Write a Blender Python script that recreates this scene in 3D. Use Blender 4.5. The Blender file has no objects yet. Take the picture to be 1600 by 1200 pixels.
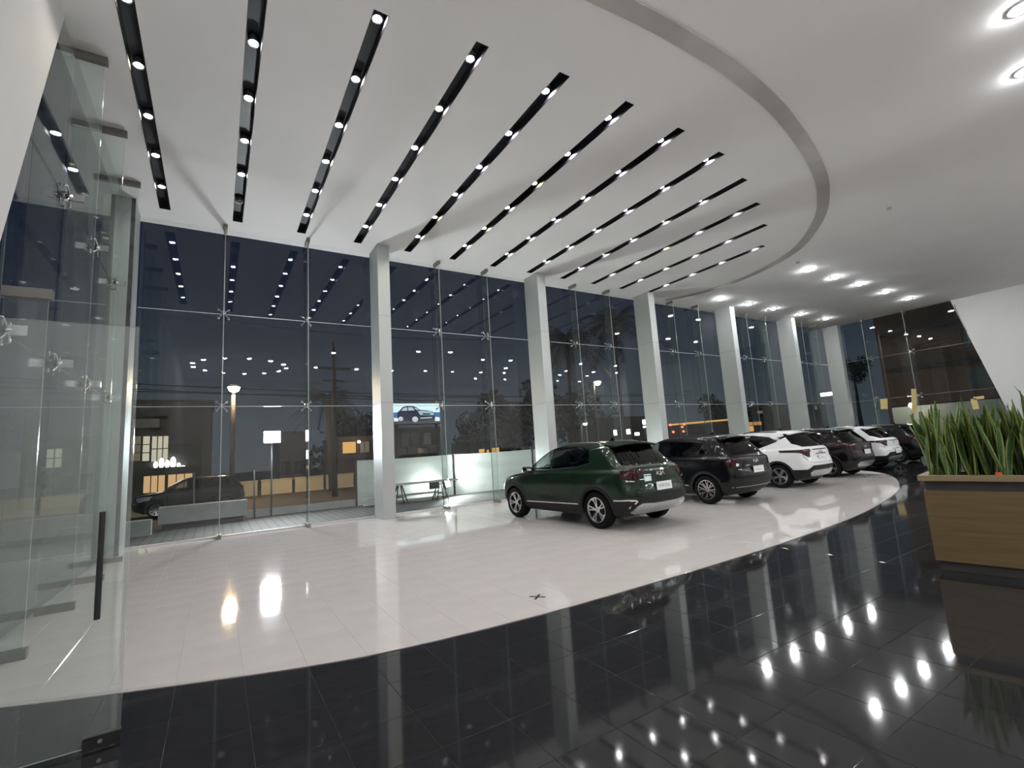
import bpy, bmesh, math, random
from mathutils import Vector, Matrix
from mathutils.bvhtree import BVHTree
random.seed(7)
sc = bpy.context.scene
COL = sc.collection
PI = math.pi

# ---------------------------------------------------------------- camera
EYE = 1.6
F_PX, YAW, PITCH, ROLL = 737.97, 0.56366, 0.136058, -0.061956
cy, sy, cp, sp = math.cos(YAW), math.sin(YAW), math.cos(PITCH), math.sin(PITCH)
fw = Vector((sy * cp, cy * cp, sp)); rt = Vector((cy, -sy, 0)); up = rt.cross(fw)
cr, sr = math.cos(ROLL), math.sin(ROLL)
r2 = cr * rt + sr * up; u2 = -sr * rt + cr * up
cam_data = bpy.data.cameras.new('camera')
cam_data.sensor_fit = 'HORIZONTAL'; cam_data.sensor_width = 36.0
cam_data.lens = F_PX / 1600 * 36.0
cam_data.clip_start = 0.05; cam_data.clip_end = 600
cam = bpy.data.objects.new('camera', cam_data); COL.objects.link(cam)
m = Matrix((r2, u2, -fw)).transposed().to_4x4()
m.translation = Vector((0, 0, EYE))
cam.matrix_world = m
sc.camera = cam

# ---------------------------------------------------------------- world: dusk sky
world = bpy.data.worlds.new('dusk_sky'); sc.world = world; world.use_nodes = True
nt = world.node_tree; nt.nodes.clear()
o = nt.nodes.new('ShaderNodeOutputWorld'); b = nt.nodes.new('ShaderNodeBackground')
tc = nt.nodes.new('ShaderNodeTexCoord'); sx = nt.nodes.new('ShaderNodeSeparateXYZ'); rp = nt.nodes.new('ShaderNodeValToRGB')
nt.links.new(tc.outputs['Generated'], sx.inputs[0]); nt.links.new(sx.outputs['Z'], rp.inputs['Fac'])
e = rp.color_ramp.elements
e[0].position = 0.0; e[0].color = (0.046, 0.060, 0.070, 1)
e[1].position = 0.6; e[1].color = (0.006, 0.0095, 0.021, 1)
k = rp.color_ramp.elements.new(0.16); k.color = (0.023, 0.033, 0.047, 1)
k = rp.color_ramp.elements.new(0.32); k.color = (0.010, 0.0155, 0.029, 1)
nt.links.new(rp.outputs['Color'], b.inputs['Color']); b.inputs['Strength'].default_value = 1.0
nt.links.new(b.outputs[0], o.inputs['Surface'])

# ---------------------------------------------------------------- colour management, sampling options
vs = sc.view_settings
sc.display_settings.display_device = 'sRGB'
vs.view_transform = 'Standard'; vs.look = 'None'; vs.gamma = 1.0; vs.use_curve_mapping = False
vs.exposure = 0.0
cyc = sc.cycles
cyc.use_denoising = True
cyc.max_bounces = 8; cyc.diffuse_bounces = 4; cyc.glossy_bounces = 4; cyc.transmission_bounces = 4
cyc.transparent_max_bounces = 32
cyc.use_adaptive_sampling = True; cyc.adaptive_threshold = 0.02
cyc.sample_clamp_indirect = 6.0; cyc.sample_clamp_direct = 0.0
cyc.caustics_reflective = False; cyc.caustics_refractive = False
cyc.use_light_tree = True

# ---------------------------------------------------------------- materials
MATS = {}
def _bsdf(name):
    mt = bpy.data.materials.new(name); mt.use_nodes = True
    return mt, mt.node_tree, mt.node_tree.nodes['Principled BSDF']
def pm(name, col, rough=0.5, metal=0.0, coat=0.0, noise=0.0, nscale=8.0, bump=0.0, bscale=40.0, spec=0.5, stretch=None, rvar=0.0, objrand=0.0):
    """procedural principled material: base colour with noise variation, optional fine bump"""
    if name in MATS: return MATS[name]
    mt, nt, p = _bsdf(name)
    p.inputs['Base Color'].default_value = (*col, 1)
    p.inputs['Roughness'].default_value = rough; p.inputs['Metallic'].default_value = metal
    p.inputs['Specular IOR Level'].default_value = spec
    p.inputs['Coat Weight'].default_value = coat; p.inputs['Coat Roughness'].default_value = 0.03
    tcn = nt.nodes.new('ShaderNodeTexCoord'); src = tcn.outputs['Object']
    if stretch:
        mp = nt.nodes.new('ShaderNodeMapping'); mp.inputs['Scale'].default_value = stretch
        nt.links.new(src, mp.inputs['Vector']); src = mp.outputs['Vector']
    if noise > 0 or objrand > 0:
        nz = nt.nodes.new('ShaderNodeTexNoise'); nz.inputs['Scale'].default_value = nscale; nz.inputs['Detail'].default_value = 5
        nt.links.new(src, nz.inputs['Vector'])
        mr = nt.nodes.new('ShaderNodeMapRange'); mr.inputs['To Min'].default_value = 1 - noise; mr.inputs['To Max'].default_value = 1 + noise
        mr.inputs['From Min'].default_value = 0.25; mr.inputs['From Max'].default_value = 0.75
        nt.links.new(nz.outputs['Fac'], mr.inputs['Value']); fac = mr.outputs['Result']
        if objrand > 0:
            oi = nt.nodes.new('ShaderNodeObjectInfo'); m2 = nt.nodes.new('ShaderNodeMapRange')
            m2.inputs['To Min'].default_value = 1 - objrand; m2.inputs['To Max'].default_value = 1 + objrand
            nt.links.new(oi.outputs['Random'], m2.inputs['Value'])
            mu = nt.nodes.new('ShaderNodeMath'); mu.operation = 'MULTIPLY'
            nt.links.new(fac, mu.inputs[0]); nt.links.new(m2.outputs['Result'], mu.inputs[1]); fac = mu.outputs[0]
        vm = nt.nodes.new('ShaderNodeVectorMath'); vm.operation = 'SCALE'; vm.inputs[0].default_value = col
        nt.links.new(fac, vm.inputs['Scale']); nt.links.new(vm.outputs[0], p.inputs['Base Color'])
        if rvar > 0:
            m3 = nt.nodes.new('ShaderNodeMapRange'); m3.inputs['To Min'].default_value = max(0, rough - rvar); m3.inputs['To Max'].default_value = rough + rvar
            nt.links.new(nz.outputs['Fac'], m3.inputs['Value']); nt.links.new(m3.outputs['Result'], p.inputs['Roughness'])
    if bump > 0:
        n2 = nt.nodes.new('ShaderNodeTexNoise'); n2.inputs['Scale'].default_value = bscale; n2.inputs['Detail'].default_value = 4
        nt.links.new(src, n2.inputs['Vector'])
        bp = nt.nodes.new('ShaderNodeBump'); bp.inputs['Strength'].default_value = bump; bp.inputs['Distance'].default_value = 0.02
        nt.links.new(n2.outputs['Fac'], bp.inputs['Height']); nt.links.new(bp.outputs['Normal'], p.inputs['Normal'])
    MATS[name] = mt
    return mt
def em(name, col, strength):
    if name in MATS: return MATS[name]
    mt = bpy.data.materials.new(name); mt.use_nodes = True; nt = mt.node_tree; nt.nodes.clear()
    o = nt.nodes.new('ShaderNodeOutputMaterial'); e = nt.nodes.new('ShaderNodeEmission')
    e.inputs['Color'].default_value = (*col, 1); e.inputs['Strength'].default_value = strength
    nt.links.new(e.outputs[0], o.inputs['Surface']); MATS[name] = mt
    return mt
def gm(name, tint=(0.93, 0.96, 0.95), film=0.0, f0=0.04, filmcol=(0.75, 0.8, 0.78)):
    """thin architectural glass: see-through with Fresnel mirror reflection, optional dust film"""
    if name in MATS: return MATS[name]
    mt = bpy.data.materials.new(name); mt.use_nodes = True; nt = mt.node_tree; nt.nodes.clear()
    N = nt.nodes.new; L = nt.links.new
    o = N('ShaderNodeOutputMaterial'); tr = N('ShaderNodeBsdfTransparent'); tr.inputs['Color'].default_value = (*tint, 1)
    gl = N('ShaderNodeBsdfGlossy'); gl.inputs['Roughness'].default_value = 0.0; gl.inputs['Color'].default_value = (1, 1, 1, 1)
    lw = N('ShaderNodeLayerWeight'); lw.inputs['Blend'].default_value = 0.5
    pw = N('ShaderNodeMath'); pw.operation = 'POWER'; pw.inputs[1].default_value = 5.0; L(lw.outputs['Facing'], pw.inputs[0])
    ma = N('ShaderNodeMath'); ma.operation = 'MULTIPLY_ADD'; ma.inputs[1].default_value = 1 - f0; ma.inputs[2].default_value = f0
    L(pw.outputs[0], ma.inputs[0])
    base = tr.outputs[0]
    if film > 0:
        df = N('ShaderNodeBsdfDiffuse'); df.inputs['Color'].default_value = (*filmcol, 1)
        mf = N('ShaderNodeMixShader')
        nz = N('ShaderNodeTexNoise'); nz.inputs['Scale'].default_value = 1.3; nz.inputs['Detail'].default_value = 6
        mr = N('ShaderNodeMapRange'); mr.inputs['To Min'].default_value = film * 0.6; mr.inputs['To Max'].default_value = film * 1.4
        L(nz.outputs['Fac'], mr.inputs['Value']); L(mr.outputs['Result'], mf.inputs['Fac'])
        L(tr.outputs[0], mf.inputs[1]); L(df.outputs[0], mf.inputs[2]); base = mf.outputs[0]
    mx = N('ShaderNodeMixShader'); L(ma.outputs[0], mx.inputs['Fac']); L(base, mx.inputs[1]); L(gl.outputs[0], mx.inputs[2])
    L(mx.outputs[0], o.inputs['Surface']); MATS[name] = mt
    return mt

plaster = pm('ceiling_plaster', (0.80, 0.785, 0.78), 0.75, noise=0.025, nscale=0.8, bump=0.04, bscale=3)
plaster_wall = pm('wall_plaster', (0.60, 0.595, 0.585), 0.7, noise=0.03, nscale=0.9, bump=0.06, bscale=30)
ring_mat = pm('ring_panel', (0.50, 0.475, 0.45), 0.18, metal=0.1, noise=0.08, nscale=2)
slot_mat = pm('slot_black', (0.012, 0.012, 0.016), 0.45)
col_mat = pm('column_panel', (0.43, 0.455, 0.445), 0.38, metal=0.25, noise=0.04, nscale=2.0, stretch=(1, 1, 0.2))
steel = pm('stainless_steel', (0.62, 0.63, 0.64), 0.22, metal=1.0, noise=0.05, nscale=20)
shoe_mat = pm('bronze_shoe', (0.20, 0.19, 0.175), 0.4, metal=0.4, noise=0.08, nscale=12)
seal_mat = pm('silicone_seal', (0.55, 0.57, 0.58), 0.45, noise=0.05)
dark_seal = pm('dark_gasket', (0.02, 0.022, 0.024), 0.5, noise=0.05)
fin_edge = pm('glass_edge', (0.30, 0.36, 0.345), 0.15, noise=0.1, nscale=6, stretch=(1, 1, .3))
glass = gm('facade_glass', (0.955, 0.97, 0.965), film=0.0006, f0=0.032)
fin_glass = gm('fin_glass', (0.93, 0.96, 0.945), film=0.012)
door_glass = gm('door_glass', (0.93, 0.955, 0.945), film=0.07)
white_tile = pm('white_tile', (0.60, 0.56, 0.535), 0.05, noise=0.035, nscale=3.0, rvar=0.012, spec=0.55, objrand=0.015)
dark_tile = pm('dark_tile', (0.021, 0.021, 0.022), 0.055, noise=0.25, nscale=9.0, rvar=0.015, spec=0.4, objrand=0.06, stretch=(1, 2.2, 1))
grout_w = pm('grout_grey', (0.40, 0.37, 0.35), 0.8, noise=0.1, nscale=20)
grout_d = pm('grout_pale', (0.027, 0.027, 0.027), 0.8, noise=0.5, nscale=6, spec=0.1)
lamp_white = em('lamp_white', (1.0, 0.97, 0.99), 345.0)
lamp_warm = em('lamp_warm', (1.0, 0.93, 0.50), 330.0)
lamp_down = em('downlight_white', (0.96, 0.99, 1.0), 500.0)

# ---------------------------------------------------------------- mesh helpers
def link(name, me, mats, parent=None):
    ob = bpy.data.objects.new(name, me)
    if mats is not None:
        for mt in (mats if isinstance(mats, (list, tuple)) else [mats]):
            if mt.name not in [x.name for x in me.materials if x]: me.materials.append(mt)
    COL.objects.link(ob)
    if parent is not None: ob.parent = parent
    return ob
def tag(ob, label=None, cat=None, group=None, kind=None):
    if label: ob['label'] = label
    if cat: ob['category'] = cat
    if group: ob['group'] = group
    if kind: ob['kind'] = kind
    return ob
def empty(name, loc=(0, 0, 0), rz=0.0, label=None, cat=None, group=None, kind=None):
    ob = bpy.data.objects.new(name, None); ob.empty_display_size = 0.1
    ob.location = loc; ob.rotation_euler = (0, 0, rz); COL.objects.link(ob)
    return tag(ob, label, cat, group, kind)
class MB:
    """collects simple solids and builds one mesh object from them"""
    def __init__(s): s.v = []; s.f = []; s.mi = []; s.cur = 0
    def add(s, v, f):
        o = len(s.v); s.v += [tuple(p) for p in v]; s.f += [[i + o for i in q] for q in f]; s.mi += [s.cur] * len(f); return s
    def box(s, x0, x1, y0, y1, z0, z1, M=None):
        v = [Vector((x, y, z)) for z in (z0, z1) for y in (y0, y1) for x in (x0, x1)]
        if M: v = [M @ p for p in v]
        return s.add(v, [[0, 2, 3, 1], [4, 5, 7, 6], [0, 1, 5, 4], [2, 6, 7, 3], [0, 4, 6, 2], [1, 3, 7, 5]])
    def bar(s, a, b, w, t=None, upv=(0, 0, 1)):
        a = Vector(a); b = Vector(b); d = (b - a).normalized(); t = t or w
        u = Vector(upv)
        if abs(u.dot(d)) > .98: u = Vector((1, 0, 0))
        x = d.cross(u).normalized(); y = x.cross(d)
        v = [p + x * (i * w / 2) + y * (j * t / 2) for p in (a, b) for j in (-1, 1) for i in (-1, 1)]
        return s.add(v, [[0, 1, 3, 2], [4, 6, 7, 5], [0, 4, 5, 1], [2, 3, 7, 6], [0, 2, 6, 4], [1, 5, 7, 3]])
    def tube(s, pts, r, n=8, cap=True):
        pts = [Vector(p) for p in pts]; rr = r if isinstance(r, (list, tuple)) else [r] * len(pts)
        vs = []; fs = []; ref = None
        for i, p in enumerate(pts):
            d = (pts[min(i + 1, len(pts) - 1)] - pts[max(i - 1, 0)]).normalized()
            if ref is None:
                ref = Vector((0, 0, 1)) if abs(d.z) < .9 else Vector((1, 0, 0))
            x = d.cross(ref).normalized(); y = x.cross(d).normalized(); ref = -x.cross(d) if False else ref
            for k in range(n):
                a = 2 * PI * k / n; vs.append(p + (x * math.cos(a) + y * math.sin(a)) * rr[i])
        for i in range(len(pts) - 1):
            for k in range(n):
                fs.append([i * n + k, i * n + (k + 1) % n, (i + 1) * n + (k + 1) % n, (i + 1) * n + k])
        if cap: fs.append(list(range(n))[::-1]); fs.append([(len(pts) - 1) * n + k for k in range(n)])
        return s.add(vs, fs)
    def lathe(s, prof, n=24, M=None, cap0=False, cap1=False):
        vs = []; fs = []
        for (r, z) in prof:
            for k in range(n):
                a = 2 * PI * k / n; p = Vector((r * math.cos(a), r * math.sin(a), z)); vs.append(M @ p if M else p)
        for i in range(len(prof) - 1):
            for k in range(n): fs.append([i * n + k, i * n + (k + 1) % n, (i + 1) * n + (k + 1) % n, (i + 1) * n + k])
        if cap0: fs.append(list(range(n))[::-1])
        if cap1: fs.append([(len(prof) - 1) * n + k for k in range(n)])
        return s.add(vs, fs)
    def prism(s, poly, axis, a, b):
        """poly: 2D points; extruded along axis ('x','y','z') from a to b"""
        def P(q, t): return {'x': (t, q[0], q[1]), 'y': (q[0], t, q[1]), 'z': (q[0], q[1], t)}[axis]
        n = len(poly); v = [P(q, a) for q in poly] + [P(q, b) for q in poly]
        f = [list(range(n))[::-1], [n + i for i in range(n)]] + [[i, (i + 1) % n, n + (i + 1) % n, n + i] for i in range(n)]
        return s.add(v, f)
    def mesh(s, name, smooth=False, fixn=True):
        me = bpy.data.meshes.new(name); me.from_pydata(s.v, [], s.f)
        me.polygons.foreach_set('material_index', s.mi)
        if fixn:
            bm = bmesh.new(); bm.from_mesh(me); bmesh.ops.recalc_face_normals(bm, faces=bm.faces); bm.to_mesh(me); bm.free()
        if smooth: me.polygons.foreach_set('use_smooth', [True] * len(me.polygons))
        me.update(); return me
    def build(s, name, mats, parent=None, smooth=False, fixn=True):
        me = s.mesh(name, smooth, fixn)
        for mt in (mats if isinstance(mats, (list, tuple)) else [mats]): me.materials.append(mt)
        return link(name, me, None, parent)
def smooth_angle(ob, ang=35):
    me = ob.data; bm = bmesh.new(); bm.from_mesh(me)
    for f in bm.faces: f.smooth = True
    for ed in bm.edges:
        if len(ed.link_faces) == 2 and ed.calc_face_angle(0) > math.radians(ang): ed.smooth = False
    bm.to_mesh(me); bm.free()
def copy_tree(ob, parent=None):
    c = ob.copy(); COL.objects.link(c); c.parent = parent
    for ch in [x for x in ob.children]: copy_tree(ch, c)
    return c
def clip_poly(poly, a, b):
    """keep the part of poly to the left of the line a->b"""
    out = []; n = len(poly)
    def sd(p): return (b[0] - a[0]) * (p[1] - a[1]) - (b[1] - a[1]) * (p[0] - a[0])
    for i in range(n):
        p, q = poly[i], poly[(i + 1) % n]; sp_, sq = sd(p), sd(q)
        if sp_ >= 0: out.append(p)
        if (sp_ > 0 and sq < 0) or (sp_ < 0 and sq > 0):
            t = sp_ / (sp_ - sq); out.append((p[0] + t * (q[0] - p[0]), p[1] + t * (q[1] - p[1])))
    return out
def catmull(P, n=8):
    out = []
    for i in range(len(P) - 1):
        p0 = P[max(i - 1, 0)]; p1 = P[i]; p2 = P[i + 1]; p3 = P[min(i + 2, len(P) - 1)]
        for k in range(n):
            t = k / n
            out.append(tuple(.5 * ((2 * p1[j]) + (-p0[j] + p2[j]) * t + (2 * p0[j] - 5 * p1[j] + 4 * p2[j] - p3[j]) * t * t + (-p0[j] + 3 * p1[j] - 3 * p2[j] + p3[j]) * t ** 3) for j in range(len(p1))))
    out.append(tuple(P[-1])); return out

# ================================================================= THE ROOM
D, H = 13.13, 7.45            # glass line of the front facade, ceiling height
XL, XR, YB = -1.78, 30.3, -11.0

# ---- floor: tiles on grout beds
curve = catmull([(-3.4, 6.1), (-1.9, 5.42), (-1.27, 5.09), (-.5, 4.75), (.65, 4.31), (1.42, 4.13), (2.7, 4.01), (4.05, 3.985), (5.89, 4.0), (7.83, 4.09), (10.48, 4.36), (13.78, 5.0), (16.07, 5.72),
                 (18.2, 6.62), (19.6, 7.5), (20.5, 8.5), (20.75, 9.6), (20.3, 11.2), (19.0, 13.4)], 5)
region = [p for p in curve if p[0] > -3.3]
floor = MB().box(XL - .15, XR + .15, YB, D + .1, -.25, -.0088).build('floor', grout_d); tag(floor, kind='structure')
rg = [p for p in region]
rgc = rg
poly = [(XL - .05, D + .05), (XL - .05, 5.35)] + [p for p in region if p[0] > XL] + [(19.0, D + .05)]
tile_floor = MB().prism(poly, 'z', -.0087, -.0016).build('floor_white', grout_w); tag(tile_floor, kind='structure')
bounce_floor = MB().box(XL + .02, XR - .02, YB, -1.6, -.0087, 0).build('floor_bounce', white_tile); tag(bounce_floor, kind='structure')  # unseen pale floor, added to bounce light up to the ceiling
TX, TY, GX0, GY0, GAP = 0.437, 0.46, -0.22, 4.06, 0.0034
hull = [p for p in region] + [(19.0, 14.5), (-3.4, 14.5)]
def clip_region(poly):
    for i in range(len(hull) - 1):
        a, b_ = hull[i], hull[i + 1]
        if all((b_[0] - a[0]) * (q[1] - a[1]) - (b_[1] - a[1]) * (q[0] - a[0]) >= 0 for q in poly): continue
        poly = clip_poly(poly, a, b_)
        if len(poly) < 3: return None
    return poly
def inwhite(x, y):
    return all((hull[i + 1][0] - hull[i][0]) * (y - hull[i][1]) - (hull[i + 1][1] - hull[i][1]) * (x - hull[i][0]) >= 0 for i in range(len(hull) - 1))
white_t, dark_t = [], []
ix0, ix1 = int((XL - GX0) / TX) - 2, int((XR - GX0) / TX) + 2
iy0, iy1 = int((YB - GY0) / TY) - 1, int((D - GY0) / TY) + 2
def to_px(x, y, z=0.0):
    d = Vector((x, y, z - EYE)); zz = d.dot(fw)
    if zz < .3: return None
    return 800 + F_PX * d.dot(r2) / zz, 600 - F_PX * d.dot(u2) / zz, zz
for ix in range(ix0, ix1):
    for iy in range(iy0, iy1):
        x0 = max(GX0 + ix * TX + GAP / 2, XL + .01); x1 = min(GX0 + (ix + 1) * TX - GAP / 2, XR - .01)
        y0 = max(GY0 + iy * TY + GAP / 2, YB + .01); y1 = min(GY0 + (iy + 1) * TY - GAP / 2, D - .07)
        if x1 - x0 < .03 or y1 - y0 < .03: continue
        corners = [(x0, y0), (x1, y0), (x1, y1), (x0, y1)]
        ins = [inwhite(*c) for c in corners]
        px = to_px((x0 + x1) / 2, (y0 + y1) / 2)
        vis = px is not None and -60 < px[0] < 1660 and px[1] < 1290
        key = px[2] if vis else 1e3 + (abs(x0) + abs(y0))
        if any(ins):
            pl = corners if all(ins) else clip_region(corners)
            if pl: white_t.append((key, pl, all(ins)))
        if not all(ins): dark_t.append((key, corners, True))
def lay(tiles, base, z0, z1, mat, parent, tname):
    tiles.sort(key=lambda t: t[0])
    shared = {}; rest = MB()
    for i, (k_, pl, whole) in enumerate(tiles):
        cx = sum(p[0] for p in pl) / len(pl); cyy = sum(p[1] for p in pl) / len(pl)
        if i < 300:
            w, h_ = max(p[0] for p in pl) - min(p[0] for p in pl), max(p[1] for p in pl) - min(p[1] for p in pl)
            kk = (round(w, 4), round(h_, 4)) if whole else None
            if kk in shared: me = shared[kk]
            else:
                ch = .002
                loc = [(p[0] - cx, p[1] - cyy) for p in pl]
                n = len(loc); inn = [(p[0] * (1 - ch / max(.02, math.hypot(*p))), p[1] * (1 - ch / max(.02, math.hypot(*p)))) for p in loc]
                mb = MB(); v = [(p[0], p[1], z0) for p in loc] + [(p[0], p[1], z1 - .0012) for p in loc] + [(p[0], p[1], z1) for p in inn]
                f = [[2 * n + j for j in range(n)]] + [[j, (j + 1) % n, n + (j + 1) % n, n + j] for j in range(n)] + [[n + j, n + (j + 1) % n, 2 * n + (j + 1) % n, 2 * n + j] for j in range(n)]
                me = mb.add(v, f).mesh(tname, fixn=False); me.materials.append(mat)
                if kk: shared[kk] = me
            ob = link(tname, me, None, parent); ob.location = (cx, cyy, 0)
        else:
            n = len(pl)
            rest.add([(p[0], p[1], z0) for p in pl] + [(p[0], p[1], z1) for p in pl], [[n + j for j in range(n)]] + [[j, (j + 1) % n, n + (j + 1) % n, n + j] for j in range(n)])
    ob = rest.build(tname + '_remainder', mat, parent, fixn=False); tag(ob, kind='stuff')
lay(white_t, 0, -.007, 0.0, white_tile, tile_floor, 'white_tile')
lay([t for t in dark_t if t[1][0][1] > -2.1], 0, -.016, -.0075, dark_tile, floor, 'dark_tile')

# ---- ceiling with slots cut out
SLOT_W = 0.21
slots = [(-1.08 + 1.42 * i, y) for i, y in enumerate([6.3, 5.8, 5.45, 5.25, 5.13, 5.1, 5.14, 5.25, 5.62, 6.14, 6.77, 7.66])]
YE = 12.52
c = MB(); xs = XL - .15
for (xc, ys) in slots:
    a, b_ = xc - SLOT_W / 2, xc + SLOT_W / 2
    c.box(xs, a, YB, D + .25, H, H + .3)
    c.box(a, b_, YB, ys, H, H + .3); c.box(a, b_, YE, D + .25, H, H + .3)
    c.box(a, b_, ys, YE, H + .2, H + .3)
    xs = b_
c.box(xs, XR + .15, YB, D + .25, H, H + .3)
ceiling = c.build('ceiling', plaster); tag(ceiling, kind='structure')
# ring band on the ceiling
rc = catmull([(-1.75, 5.6), (0.0, 4.62), (2.4, 3.92), (4.55, 3.68), (6.05, 3.62), (7.39, 3.66), (8.87, 3.84), (10.84, 4.28), (12.55, 4.85), (14.32, 5.80), (16.04, 7.36), (16.85, 9.3), (16.88, 11.3), (16.2, 12.9)], 8)
mb = MB(); vsr = []; W_R = .27
for i, p in enumerate(rc):
    a = Vector(rc[max(i - 1, 0)]); b_ = Vector(rc[min(i + 1, len(rc) - 1)]); t = (b_ - a).normalized(); n = Vector((-t.y, t.x))
    q = Vector(p) + n * W_R
    vsr += [(p[0], p[1], H - .001), (q.x, q.y, H - .001), (p[0], p[1], H - .02), (q.x, q.y, H - .02)]
fr = []
for i in range(len(rc) - 1):
    o4 = 4 * i
    fr += [[o4 + 2, o4 + 3, o4 + 7, o4 + 6], [o4, o4 + 2, o4 + 6, o4 + 4], [o4 + 1, o4 + 5, o4 + 7, o4 + 3]]
ring = mb.add(vsr, fr).build('trim_1', ring_mat); tag(ring, kind='structure')

# ---- walls
def slope_wall(name, x0, x1, top_y, bot_y):
    w = MB().prism([(YB, -.02), (bot_y, -.02), (top_y, H), (YB, H)], 'x', x0, x1).build(name, plaster_wall); tag(w, kind='structure'); return w
slope_wall('wall_left', XL - .16, XL + .02, 7.42, 4.62)
slope_wall('wall_right', XR - .02, XR + .16, 7.46, 5.84)
wb = MB().box(XL - .16, XR + .16, YB - .2, YB, -.02, H).build('wall_back', plaster_wall); tag(wb, kind='structure')
sk = MB().box(XL + .02, 29.9, D - .06, D + .06, -.006, .035).build('baseboard_front', pm('sill_pale', (.6, .58, .57), .3, noise=.05)); tag(sk, kind='structure')

# ---- columns
COLX = [3.84, 9.22, 14.6, 19.98, 25.25, 30.13]
corner = empty('column', (-1.84, 12.68, 0), 0, 'grey clad corner column where the two glass walls meet', 'column', kind='structure')
MB().box(-.26, .26, -.42, .42, -.02, H).build('shaft', col_mat, corner)
MB().box(.20, .268, -.428, -.37, 0, H).build('shadow_gap', dark_seal, corner)
ordn = ['first', 'second', 'third', 'fourth', 'fifth']
for i, x in enumerate(COLX):
    lab = ('grey clad column beside the far end glass wall' if i == 5 else 'grey clad column in the front glazing, %s from the corner column' % ordn[i])
    cc = empty('column', (x, 12.73, 0), 0, lab, 'column', kind='structure')
    MB().box(-.165, .165, -.385, .395, -.02, 3.015).build('cladding_panel', col_mat, cc)
    MB().box(-.165, .165, -.385, .395, 3.022, 5.40).build('cladding_panel', col_mat, cc)
    MB().box(-.165, .165, -.385, .395, 5.407, H).build('cladding_panel', col_mat, cc)
    MB().box(-.16, .16, -.38, .39, 3.0, 5.45).build('core', dark_seal, cc)

# ---- glazing: spider-fixed panes, glass fins, seals
ROWS = [(0.035, 3.02), (3.02, 5.28), (5.28, H)]
def spider_mesh():
    s = MB()
    s.lathe([(.0, -.03), (.032, -.03), (.032, .05), (.0, .05)], 10, Matrix.Rotation(PI / 2, 4, 'X'))
    for sx_ in (-1, 1):
        for sz in (-1, 1):
            tip = Vector((sx_ * .105, .045, sz * .105))
            s.tube([(sx_ * .01, -.005, sz * .01), (sx_ * .06, -.012, sz * .06), tip + Vector((0, -.045, 0)), tip], [.017, .013, .011, .012], 6)
            s.lathe([(.0, 0), (.03, 0), (.03, .012), (.0, .012)], 10, Matrix.Translation(tip) @ Matrix.Rotation(-PI / 2, 4, 'X'))
    return s.mesh('spider_fitting', True)
SPM = spider_mesh(); SPM.materials.append(steel)
g_front = empty('window_1', (0, D, 0), kind='structure')
g_left = empty('window_2', (XL, 0, 0), kind='structure')
g_right = empty('window_3', (XR, 0, 0), kind='structure')
def fin(parent, M, hgt=H, depth=.34):
    s = MB(); s.box(-.0095, .0095, -depth, -.02, .02, hgt - .02)
    me = s.mesh('glass_fin'); me.materials.append(fin_glass); me.materials.append(fin_edge)
    for p in me.polygons:
        if p.normal.y < -.9: p.material_index = 1
    ob = link('glass_fin', me, None, parent); ob.matrix_local = M
    for z0, z1 in ((0.0, .09), (hgt - .10, hgt)):
        t = MB().box(-.04, .04, -depth - .03, -.01, z0, z1).build('fin_shoe', shoe_mat, parent); t.matrix_local = M
    for z in (3.02, 5.28):
        if z > hgt: continue
        sp_ = link('spider_fitting', SPM, None, parent); sp_.matrix_local = M @ Matrix.Translation((0, -.055, z))
        # little patch plates that carry the spider on the fin
        pl = MB().box(-.018, .018, -.21, -.06, z - .05, z + .05).build('fin_patch', steel, parent); pl.matrix_local = M
xs_f = [(-1.56, 3.67)] + [(COLX[i] + .17, COLX[i + 1] - .17) for i in range(5)]
for bi, (a, b_) in enumerate(xs_f):
    step = [a, a + (b_ - a) / 3, a + 2 * (b_ - a) / 3, b_]
    if bi == 0: step = [a, .10, 1.97, b_]
    for j in range(3):
        for (z0, z1) in ROWS:
            MB().box(step[j] + .006, step[j + 1] - .006, -.006, .006, z0 + .006, z1 - .006).build('pane', glass, g_front)
    for j in (1, 2): fin(g_front, Matrix.Translation((step[j], 0, 0)))
    for z in (3.02, 5.28): MB().box(a, b_, -.008, .008, z - .0055, z + .0055).build('seal', seal_mat, g_front)
    for j in (1, 2): MB().box(step[j] - .0055, step[j] + .0055, -.008, .008, .03, H - .02).build('seal', dark_seal, g_front)
def side_glazing(parent, ys, top_y, bot_y, sign, fins):
    for j in range(len(ys) - 1):
        for (z0, z1) in ROWS:
            pl = [(ys[j] + .006, z0 + .006), (ys[j + 1] - .006, z0 + .006), (ys[j + 1] - .006, z1 - .006), (ys[j] + .006, z1 - .006)]
            pl = clip_poly(pl, (top_y + .012, H), (bot_y + .012, 0))
            if len(pl) > 2: MB().prism(pl, 'x', -.006, .006).build('pane', glass, parent)
    for z in (3.02, 5.28):
        ym = bot_y + (top_y - bot_y) * z / H
        MB().box(-.007, .007, ym, ys[-1], z - .003, z + .003).build('seal', dark_seal if sign > 0 else seal_mat, parent)
    for y in fins:
        M = Matrix.Translation((0, y, 0)) @ Matrix.Rotation(sign * PI / 2, 4, 'Z')
        zt = H if y > top_y else H * (y - bot_y) / (top_y - bot_y)
        if zt < H: continue
        fin(parent, M)
side_glazing(g_left, [4.4, 6.25, 8.0, 9.75, 11.5, 12.26], 7.42, 4.62, 1, [8.0, 9.75, 11.5])
fin(g_left, Matrix.Translation((0, 6.25, 0)) @ Matrix.Rotation(PI / 2, 4, 'Z'), 3.45)
side_glazing(g_right, [5.6, 7.46, 9.3, 11.15, 13.1], 7.46, 5.84, -1, [9.3, 11.15])
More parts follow.
